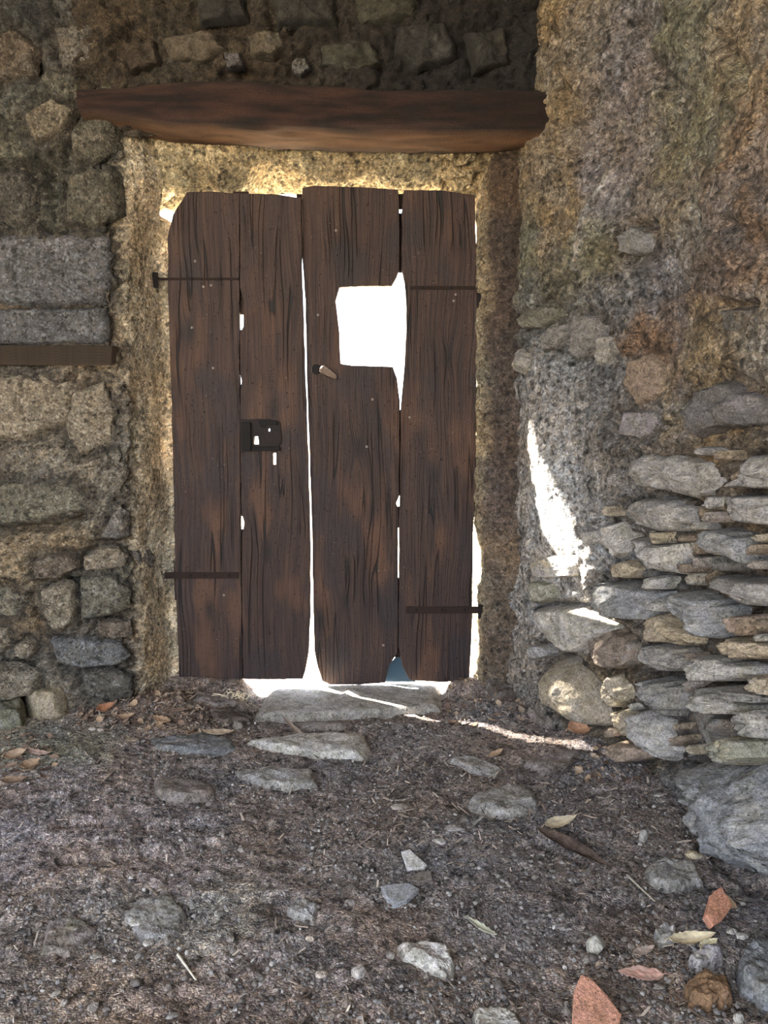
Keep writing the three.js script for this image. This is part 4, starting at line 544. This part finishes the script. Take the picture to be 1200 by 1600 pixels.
function leafGeometry(len, wid, curl, cup, seed, c, c2 = c, tip = 1) {
  const nu = 22, nv = 8, pos = [], uv = [], col = [], idx = [], row = nv + 1, side = [1, -1];
  side.forEach((s, k) => { for (let i = 0; i <= nu; i++) { const t = i / nu, w = wid * 0.5 * Math.sin(Math.PI * Math.pow(t, 0.8)) ** 0.8 * (1 + 0.12 * N3(t * 9, seed, 2)) + 0.0004; for (let j = 0; j <= nv; j++) { const q = j / nv * 2 - 1, vein = Math.exp(-((q / 0.12) ** 2)); pos.push((t - 0.5) * len, curl * (4 * (t - 0.5) ** 2) * tip + cup * q * q * Math.sin(Math.PI * t) + 0.0016 * N3(t * 8, q * 2, seed) + s * 0.0004 + 0.0006 * vein, q * w); uv.push(t * len, q * w); const m = 1 + 0.3 * N3(t * 7, q * 3, seed) + 0.25 * vein, e = mix3(c, c2, clamp(0.5 + 0.6 * N3(t * 3, q * 1.5, seed + 5))); col.push(e[0] * m, e[1] * m, e[2] * m);
    if (i < nu && j < nv) { const a = k * (nu + 1) * row + i * row + j, b = a + row; s > 0 ? idx.push(a, a + 1, b + 1, a, b + 1, b) : idx.push(a, b + 1, a + 1, a, b, b + 1); } } } });
  const N = (nu + 1) * row, rim = []; for (let i = 0; i < nu; i++) { rim.push([i * row, (i + 1) * row], [(i + 1) * row + nv, i * row + nv]); } for (const [a, b] of rim) idx.push(a, b, b + N, a, b + N, a + N);
  const g = new THREE.BufferGeometry(); g.setAttribute('position', new THREE.Float32BufferAttribute(pos, 3)); g.setAttribute('color', new THREE.Float32BufferAttribute(col, 3)); g.setAttribute('uv', new THREE.Float32BufferAttribute(uv, 2)); g.setIndex(idx); g.computeVertexNormals(); return g;
}
function leafThing(px0, py0, px1, py1, widpx, o, label, group) {          // base and tip in the photograph
  const a = rest(px0, py0), b = rest(px1, py1), len = a.distanceTo(b), cx = (px0 + px1) / 2, cy = (py0 + py1) / 2, at = a.clone().add(b).multiplyScalar(0.5), y = rest(cx, cy).y;
  const t = new THREE.Group(); t.position.set(at.x, Math.max(at.y, y) + (o.lift ?? 0.003), at.z); t.rotation.order = 'YXZ'; t.rotation.y = -Math.atan2(b.z - a.z, b.x - a.x); t.rotation.x = o.roll ?? 0; t.rotation.z = o.pitch ?? 0;
  const w = (o.w ?? widpx * metres(cx, cy)); part('blade', leafGeometry(len, w, o.curl ?? 0.006, o.cup ?? 0.004, px0, o.c, o.c2), M.leaf, t);
  const L = len * 0.5, stalk = new THREE.TubeGeometry(new THREE.CatmullRomCurve3([new THREE.Vector3(-L * 0.95, (o.curl ?? 0.006) * 0.9, 0), new THREE.Vector3(-L * 1.08, (o.curl ?? 0.006) + 0.002, 0.001), new THREE.Vector3(-L * 1.2, (o.curl ?? 0.006) * 0.6, 0.003)]), 8, 0.0008, 6); painted(stalk, o.c.map((v) => v * 0.7), 3, 0.1); part('stalk', stalk, M.leaf, t);
  return thing('dry_leaf', t, label, 'leaf', group);
}
function twigGeometry(points, r, c, seed) {
  const curve = new THREE.CatmullRomCurve3(points), g = new THREE.TubeGeometry(curve, 26, r, 8), p = g.attributes.position, n = g.attributes.normal;
  for (let i = 0; i < p.count; i++) { const t = Math.floor(i / 9) / 26, k = r * (-0.45 * t + 0.22 * N3(p.getX(i) * 120, p.getY(i) * 120, p.getZ(i) * 120 + seed)); p.setXYZ(i, p.getX(i) + n.getX(i) * k, p.getY(i) + n.getY(i) * k, p.getZ(i) + n.getZ(i) * k); }
  return painted(g, c, seed, 0.3);
}
function twigThing(name, pxs, r, c, label, category = 'twig', lift = 0) { const p = pxs.map(([x, y]) => rest(x, y)), o = p[0].clone(); const g = twigGeometry(p.map((q, i) => q.clone().sub(o).add(new THREE.Vector3(0, r * 0.8 + lift * Math.sin(Math.PI * i / (p.length - 1)), 0))), r, c, pxs[0][0]); const m = new THREE.Mesh(g, M.leaf); m.position.copy(o); return thing(name, m, label, category); }

chipThing('stone_shard', [[628, 1341], [640, 1339], [666, 1355], [662, 1358], [637, 1359]], { c: [0.95, 0.95, 0.93], t: 0.005, rx: 0.25, lift: 0.004 }, 'bright white sharp-cornered shard lying on dark soil in the middle of the floor', 'shard');
chipThing('slate_shard', [[597, 1398], [615, 1395], [640, 1394], [652, 1401], [634, 1415], [616, 1420], [606, 1412]], { c: [0.5, 0.52, 0.55], t: 0.008, rx: 0.15, lift: 0.006 }, 'flat grey slate shard just below the bright white shard', 'shard');
chipThing('stone_chip', [[638, 1380], [655, 1370], [672, 1368], [674, 1378], [655, 1385]], { c: [0.42, 0.38, 0.35], t: 0.006 }, 'dull beige stone chip between the white shard and the grey slate shard', 'shard');
stoneThing('pebble', 930, 1475, 30, 40, { c: [0.7, 0.68, 0.62], sharp: true, d: 1.1 }, 'pale grey upright block-shaped pebble alone on bare soil left of the leaves', 'stone');
stoneThing('pebble', 1084, 1333, 26, 20, { c: [0.95, 0.85, 0.62], sharp: true }, 'cream rounded pebble at the foot of the big boulder', 'stone');
stoneThing('pebble', 1005, 1306, 16, 30, { c: [0.6, 0.58, 0.55], sharp: true, d: 0.7 }, 'narrow upright grey stone standing left of the big boulder', 'stone');
stoneThing('pebble', 624, 1259, 24, 12, { c: [0.72, 0.66, 0.6] }, 'small smooth pale pebble beside a splinter above the white shard', 'stone');
stoneThing('pebble', 688, 1312, 24, 12, { c: [0.7, 0.68, 0.66], sharp: true }, 'small light grey pebble just above and right of the white shard', 'stone');
stoneThing('pebble', 708, 1290, 28, 16, { c: [0.55, 0.53, 0.52], sharp: true }, 'grey pebble below the round flat stone near the wall', 'stone');
stoneThing('pebble', 548, 1408, 17, 14, { c: [0.5, 0.46, 0.44] }, 'round pinkish grey pebble left of the slate shard', 'stone');
stoneThing('pebble', 484, 1467, 13, 14, { c: [0.9, 0.78, 0.66], sharp: true }, 'tiny cream pebble below the grey bedded stone at left of centre', 'stone');
stoneThing('pebble', 502, 1521, 18, 16, { c: [0.75, 0.66, 0.58] }, 'small pinkish pebble near the bottom middle of the floor', 'stone');
stoneThing('pebble', 560, 1516, 22, 24, { c: [0.66, 0.62, 0.58], sharp: true }, 'chunky pale pebble near the bottom middle, left of the crumbled lime', 'stone');
stoneThing('pebble', 270, 1585, 18, 14, { c: [0.55, 0.52, 0.5], sharp: true }, 'grey pebble close to the bottom edge on the left', 'stone');
stoneThing('pebble', 232, 1472, 16, 12, { c: [0.75, 0.72, 0.68] }, 'white pebble on the lower rim of the pale patch at left', 'stone');
stoneThing('pebble', 212, 1441, 18, 12, { c: [0.8, 0.78, 0.74] }, 'white pebble on the upper part of the pale patch at left', 'stone');
stoneThing('pebble', 1142, 1452, 16, 14, { c: [0.7, 0.68, 0.64], sharp: true }, 'light grey pebble right of the terracotta fragment', 'stone');
stoneThing('pebble', 1160, 1461, 18, 16, { c: [0.8, 0.78, 0.74], sharp: true }, 'whitish pebble above the grey stone in the corner', 'stone');
stoneThing('pebble', 1040, 1464, 30, 24, { c: [0.5, 0.48, 0.46], sharp: true }, 'grey lumpy stone touching the pale curled leaf', 'stone');
stoneThing('pebble', 1154, 1590, 14, 22, { c: [0.6, 0.58, 0.54] }, 'small upright pale stone at the very bottom right', 'stone');
stoneThing('pebble', 145, 1137, 12, 10, { c: [0.85, 0.8, 0.72] }, 'small white pebble in the leaf litter by the left wall', 'stone');
stoneThing('pebble', 158, 1139, 12, 11, { c: [0.6, 0.52, 0.44] }, 'small brown pebble next to the white one by the left wall', 'stone');
stoneThing('pebble', 372, 1136, 16, 18, { c: [0.42, 0.38, 0.33] }, 'round dull pebble in front of the door left of the slab', 'stone');
stoneThing('pebble', 205, 1155, 20, 9, { c: [0.66, 0.56, 0.44] }, 'flat tan pebble lying below the litter at the jamb foot', 'stone');
stoneThing('pebble', 1030, 1240, 16, 12, { c: [0.6, 0.57, 0.54], sharp: true }, 'grey pebble on the gravel left of the big boulder', 'stone');
stoneThing('pebble', 850, 1040, 14, 10, { c: [0.5, 0.47, 0.42] }, 'small grey pebble wedged at the wall foot above the round boulder', 'stone');

chipThing('terracotta_fragment', [[1098, 1448], [1108, 1424], [1120, 1418], [1138, 1434], [1122, 1450], [1108, 1457]], { c: [0.88, 0.44, 0.29], t: 0.012, rx: 0.5, rz: -0.25, lift: 0.016 }, 'small orange terracotta fragment propped among grit and leaves', 'fragment');
chipThing('terracotta_fragment', [[897, 1575], [907, 1557], [922, 1562], [945, 1580], [968, 1604], [962, 1625], [895, 1625]], { c: [0.88, 0.46, 0.32], t: 0.014, rx: 0.3, rz: 0.05, lift: 0.012 }, 'large orange terracotta shard cut by the bottom edge of the photo', 'fragment');
leafThing(1037, 1533, 966, 1524, 26, { c: [0.75, 0.42, 0.34], c2: [0.7, 0.5, 0.42], curl: 0.003, cup: 0.003 }, 'pink oval dry leaf lying flat near the bottom right');
leafThing(1042, 1488, 1115, 1470, 18, { c: [0.72, 0.62, 0.42], c2: [0.6, 0.5, 0.34], curl: 0.014, cup: 0.010, roll: 0.3, lift: 0.008 }, 'pale straw-coloured curled leaf below the small terracotta fragment');
leafThing(1092, 1494, 1118, 1478, 14, { c: [0.75, 0.68, 0.45], curl: 0.006, roll: 0.4, lift: 0.008 }, 'short yellowish leaf overlapping the end of the pale curled leaf');
leafThing(848, 1309, 897, 1286, 16, { c: [0.62, 0.52, 0.36], c2: [0.5, 0.42, 0.3], curl: 0.012, cup: 0.008, roll: 0.5, lift: 0.01 }, 'tan curled leaf standing over the dark bark strip');
leafThing(1118, 1402, 1152, 1432, 16, { c: [0.42, 0.3, 0.2], c2: [0.5, 0.38, 0.26], curl: 0.006, lift: 0.006, roll: 0.3 }, 'brown leaf leaning behind the small terracotta fragment');
leafThing(885, 1158, 926, 1142, 26, { c: [0.72, 0.42, 0.26], c2: [0.6, 0.36, 0.22], curl: 0.012, cup: 0.012, lift: 0.010, roll: 0.5 }, 'peach-coloured crumpled leaf at the foot of the round boulder');
leafThing(732, 1447, 776, 1474, 10, { c: [0.42, 0.42, 0.3], c2: [0.62, 0.6, 0.48], curl: 0.008, cup: 0.006, lift: 0.006 }, 'narrow grey-green curled leaf on bare soil below the slate shard');
leafThing(990, 1498, 1022, 1484, 14, { c: [0.5, 0.4, 0.34], curl: 0.004 }, 'dull brown leaf above the pink oval leaf');
leafThing(316, 1150, 366, 1152, 14, { c: [0.52, 0.4, 0.28], c2: [0.4, 0.3, 0.2], curl: 0.012, cup: 0.010, lift: 0.006 }, 'tan dead leaf in front of the jamb foot');
leafThing(480, 1162, 440, 1128, 8, { c: [0.4, 0.32, 0.26], curl: 0.004 }, 'thin brown leaf between the slab and the long flat stone');
leafThing(765, 1185, 785, 1176, 12, { c: [0.6, 0.42, 0.28], curl: 0.006, lift: 0.004 }, 'small orange-brown leaf at the end of the first streak of sun');
for (const [i, [a, b, c, d, w, label]] of [[4, 1196, 40, 1178, 14, 'tan dry leaf, topmost of the heap by the left edge'], [30, 1212, 62, 1196, 16, 'light brown leaf lying in the heap at the left edge'], [2, 1232, 44, 1222, 16, 'dark brown leaf lowest in the heap at the left edge'], [44, 1180, 78, 1188, 12, 'pinkish dry leaf on the right of the heap at the left edge'], [150, 1120, 176, 1106, 14, 'rust-coloured leaf leaning against the left wall foot'], [182, 1128, 210, 1120, 12, 'brown curled leaf in the litter beside the jamb'], [240, 1122, 268, 1136, 14, 'dead brown leaf directly under the plastered jamb'], [262, 1110, 296, 1118, 12, 'dark dead leaf by the bottom corner of the door']].entries())
  leafThing(a, b, c, d, w, { c: [[0.45, 0.32, 0.22], [0.38, 0.26, 0.17], [0.24, 0.16, 0.11], [0.5, 0.36, 0.3], [0.46, 0.22, 0.12], [0.34, 0.23, 0.15], [0.4, 0.27, 0.17], [0.25, 0.17, 0.12]][i], curl: 0.010, cup: 0.007, lift: 0.008, roll: 0.5 - 0.2 * (i % 4) }, label, i < 4 ? 'leaf heap at the left edge' : undefined);

twigThing('twig', [[980, 1368], [1000, 1388], [1024, 1410]], 0.0022, [0.62, 0.56, 0.46], 'thin pale straight twig below the dark bark strip');
twigThing('twig', [[278, 1494], [292, 1513], [306, 1533]], 0.0026, [0.88, 0.82, 0.7], 'white straight twig on the left of the lower floor');
twigThing('twig', [[551, 1331], [572, 1314], [592, 1302]], 0.0024, [0.42, 0.34, 0.3], 'brown twig lying aslant in the middle of the floor above the white shard');
twigThing('twig', [[506, 1398], [528, 1397], [549, 1393]], 0.0022, [0.14, 0.11, 0.09], 'short dark twig level with the slate shard');
twigThing('twig', [[815, 1200], [828, 1210], [842, 1214]], 0.0028, [0.1, 0.085, 0.08], 'short dark bent twig between the two streaks of sun');
twigThing('twig', [[864, 1228], [888, 1206], [912, 1187]], 0.003, [0.12, 0.10, 0.095], 'dark twig pointing up to the second streak of sun', 'twig', 0.012);
twigThing('twig', [[96, 1258], [124, 1244], [150, 1248]], 0.003, [0.12, 0.09, 0.07], 'dark crooked twig on the left part of the floor', 'twig', 0.006);
twigThing('twig', [[160, 1222], [172, 1212], [180, 1204]], 0.0022, [0.55, 0.44, 0.36], 'short light twig on the greenish soil at left');
twigThing('twig', [[610, 1252], [632, 1250], [646, 1246]], 0.002, [0.62, 0.55, 0.48], 'light splinter beside the small smooth pebble');
twigThing('twig', [[740, 1290], [758, 1275]], 0.0026, [0.5, 0.46, 0.42], 'short stub of twig below the round flat stone');
{
  const a = rest(838, 1312), b = rest(955, 1366), t = new THREE.Mesh(leafGeometry(a.distanceTo(b), 0.026, 0.008, 0.012, 41, [0.07, 0.05, 0.042], [0.2, 0.14, 0.11]), M.bark), c = rest(896, 1339);
  t.position.set(c.x, c.y + 0.012, c.z); t.rotation.order = 'YXZ'; t.rotation.y = -Math.atan2(b.z - a.z, b.x - a.x); t.rotation.x = 0.45; thing('bark_strip', t, 'long dark brown strip of bark lying aslant on the right of the floor', 'bark');
}
{ // dried grass torn out and caught under the left leaf
  const c = rest(368, 1096), r = rng(5), list = []; for (let i = 0; i < 26; i++) { const a = r() * 6.28, l = 0.02 + 0.05 * r(), s = new THREE.Vector3((r() - 0.5) * 0.07, 0.004 + 0.01 * r(), (r() - 0.5) * 0.03), p = [s, s.clone().add(new THREE.Vector3(Math.cos(a) * l * 0.5, 0.006 + 0.014 * r(), Math.sin(a) * l * 0.3)), s.clone().add(new THREE.Vector3(Math.cos(a + 0.6) * l, 0.002 + 0.012 * r(), Math.sin(a + 0.6) * l * 0.5))]; list.push(twigGeometry(p, 0.0011, [0.85, 0.75, 0.55], i)); }
  const m = new THREE.Mesh(mergeGeometries(list), M.leaf); m.position.copy(c); thing('dried_grass_tuft', m, 'tangled tuft of pale dried grass lying below the left door leaf', 'dried grass');
}
{ // blue piece added for bluish light at the chipped foot of the right leaf
  const s = new THREE.Shape([[602, 1064], [608, 1040], [624, 1022], [642, 1042], [648, 1064]].map(([x, y]) => new THREE.Vector2(...onZ(x, y, -0.03)))), g = new THREE.ExtrudeGeometry(s, { depth: 0.003, bevelEnabled: true, bevelThickness: 0.001, bevelSize: 0.003, bevelSegments: 1 }); g.translate(0, 0, -0.032);
  thing('blue_light_piece', new THREE.Mesh(g, std({ color: new THREE.Color(0.012, 0.045, 0.075), roughness: 0.5 })), 'dark blue piece added for bluish light in the chipped foot of the right door leaf', 'scrap');
}
// loose pebbles that can be counted but not told apart
{
  const r = rng(91), proto = [0, 1, 2, 3, 4].map((k) => new THREE.Mesh(pebbleGeometry(0.016, 0.009, 0.012, 700 + k, [[0.42, 0.38, 0.35], [0.32, 0.29, 0.27], [0.55, 0.51, 0.47], [0.26, 0.235, 0.22], [0.36, 0.3, 0.26]][k], 0.3, k % 2 === 0), M.loose));
  for (let i = 0; i < 110; i++) {
    const px = 40 + 1120 * r(), py = 1195 + 395 * Math.sqrt(r()), at = rest(px, py), o = i < 5 ? proto[i] : proto[i % 5].clone(), k = 0.55 + 0.9 * r() ** 2; if (floorPolys.some((p) => insidePoly(p, at.x, at.z)) || at.x > 0.62) { r(); continue; }
    o.position.copy(at); o.position.y += 0.002; o.rotation.set((r() - 0.5) * 0.6, r() * 6.28, (r() - 0.5) * 0.6); o.scale.setScalar(k); thing('small_pebble', o, 'small dusty pebble scattered loose on the earth floor', 'pebble', 'small pebbles scattered over the floor');
  }
}
// grit, splinters and crumbled leaves that nobody could count
function scatter(name, geometry, material, count, spot, size, tones, label, category) {
  const m = new THREE.InstancedMesh(geometry, material, count), r = rng(name.length * 31 + count), d = new THREE.Object3D(), c = new THREE.Color();
  for (let i = 0; i < count; i++) { const [x, z] = spot(r), s = size(r), t = tones[Math.floor(r() * tones.length)], k = 0.6 + 0.8 * r(); d.position.set(x, floorH(x, z) + s * 0.0012, z); d.rotation.set((r() - 0.5) * 1.2, r() * 6.28, (r() - 0.5) * 1.2); d.scale.set(s * (0.7 + 0.6 * r()), s * (0.5 + 0.5 * r()), s * (0.7 + 0.6 * r())); d.updateMatrix(); m.setMatrixAt(i, d.matrix); m.setColorAt(i, c.setRGB(t[0] * k, t[1] * k, t[2] * k)); }
  m.name = name; m.userData = { kind: 'stuff', label, category }; scene.add(m);
}
{
  const grit = new THREE.IcosahedronGeometry(0.004, 0), gp = grit.attributes.position; for (let i = 0; i < gp.count; i++) { const v = new THREE.Vector3().fromBufferAttribute(gp, i), k = 1 + 0.5 * N3(v.x * 300, v.y * 300, v.z * 300); gp.setXYZ(i, v.x * k, v.y * k, v.z * k); } grit.computeVertexNormals();
  const view = (r) => { const z = 0.06 + 1.55 * r() ** 0.8, w = 0.52 * (2.53 - z) + 0.05; return [(r() * 2 - 1) * w, z]; }, onEarth = (r, tries = 6) => { let p; do p = view(r); while (tries-- && (p[0] > 0.64 || floorPolys.some((q) => insidePoly(q, p[0], p[1])) && r() < 0.85)); return p; };
  const patchy = (r) => { let p, t = 8; do p = onEarth(r); while (t-- && fbm(p[0] * 3.2, p[1] * 3.2, 7, 2) + 0.35 * p[0] < r() * 0.9 - 0.35); return p; };
  scatter('grit', grit, M.grit, 30000, patchy, (r) => 0.16 + 0.95 * r() ** 5, [[0.24, 0.22, 0.205], [0.18, 0.165, 0.155], [0.27, 0.25, 0.24], [0.12, 0.105, 0.1], [0.22, 0.19, 0.17], [0.2, 0.19, 0.185], [0.14, 0.125, 0.12], [0.42, 0.4, 0.38]], 'loose grit strewn all over the earth floor', 'grit');
  const splinter = new THREE.BoxGeometry(0.022, 0.0018, 0.003, 4, 1, 1), sp = splinter.attributes.position; for (let i = 0; i < sp.count; i++) sp.setXYZ(i, sp.getX(i), sp.getY(i) + 0.003 * Math.sin(sp.getX(i) * 120), sp.getZ(i) * (1 - 30 * Math.abs(sp.getX(i)))); splinter.computeVertexNormals();
  const right = (r) => { const t = r(); if (t < 0.45) return onEarth(r); if (t < 0.8) { const [x, z] = onFloor(560 + 480 * r(), 1195 + 130 * r()); return [x, z]; } const [x, z] = onFloor(110 + 280 * r(), 1100 + 45 * r()); return [x, z]; };
  scatter('splinters', splinter, M.grit, 3200, right, (r) => 0.35 + 0.9 * r() ** 2, [[0.12, 0.09, 0.075], [0.2, 0.15, 0.12], [0.4, 0.33, 0.27], [0.08, 0.065, 0.06], [0.5, 0.42, 0.34]], 'dry splinters and straw strewn over the earth floor', 'splinters');
  const crumb = leafGeometry(0.026, 0.013, 0.005, 0.003, 3, [1, 1, 1]); crumb.deleteAttribute('color');
  const corner = (r) => { const t = r(); const [x, z] = t < 0.55 ? onFloor(120 + 230 * r(), 1096 + 56 * r()) : t < 0.75 ? onFloor(-20 + 110 * r(), 1165 + 70 * r()) : t < 0.9 ? onFloor(690 + 140 * r(), 1075 + 60 * r()) : onFloor(900 + 160 * r(), 1170 + 60 * r()); return [x, z]; };
  scatter('crumbled_leaves', crumb, M.grit, 420, corner, (r) => 0.4 + 0.8 * r(), [[0.26, 0.17, 0.12], [0.22, 0.15, 0.11], [0.4, 0.28, 0.18], [0.14, 0.09, 0.07], [0.46, 0.36, 0.26]], 'crumbled brown leaves gathered at the wall feet and door', 'leaf litter');
}
//==END==
scene.traverse((o) => { if (o.isMesh) o.castShadow = o.receiveShadow = true; });
renderer.render(scene, camera);
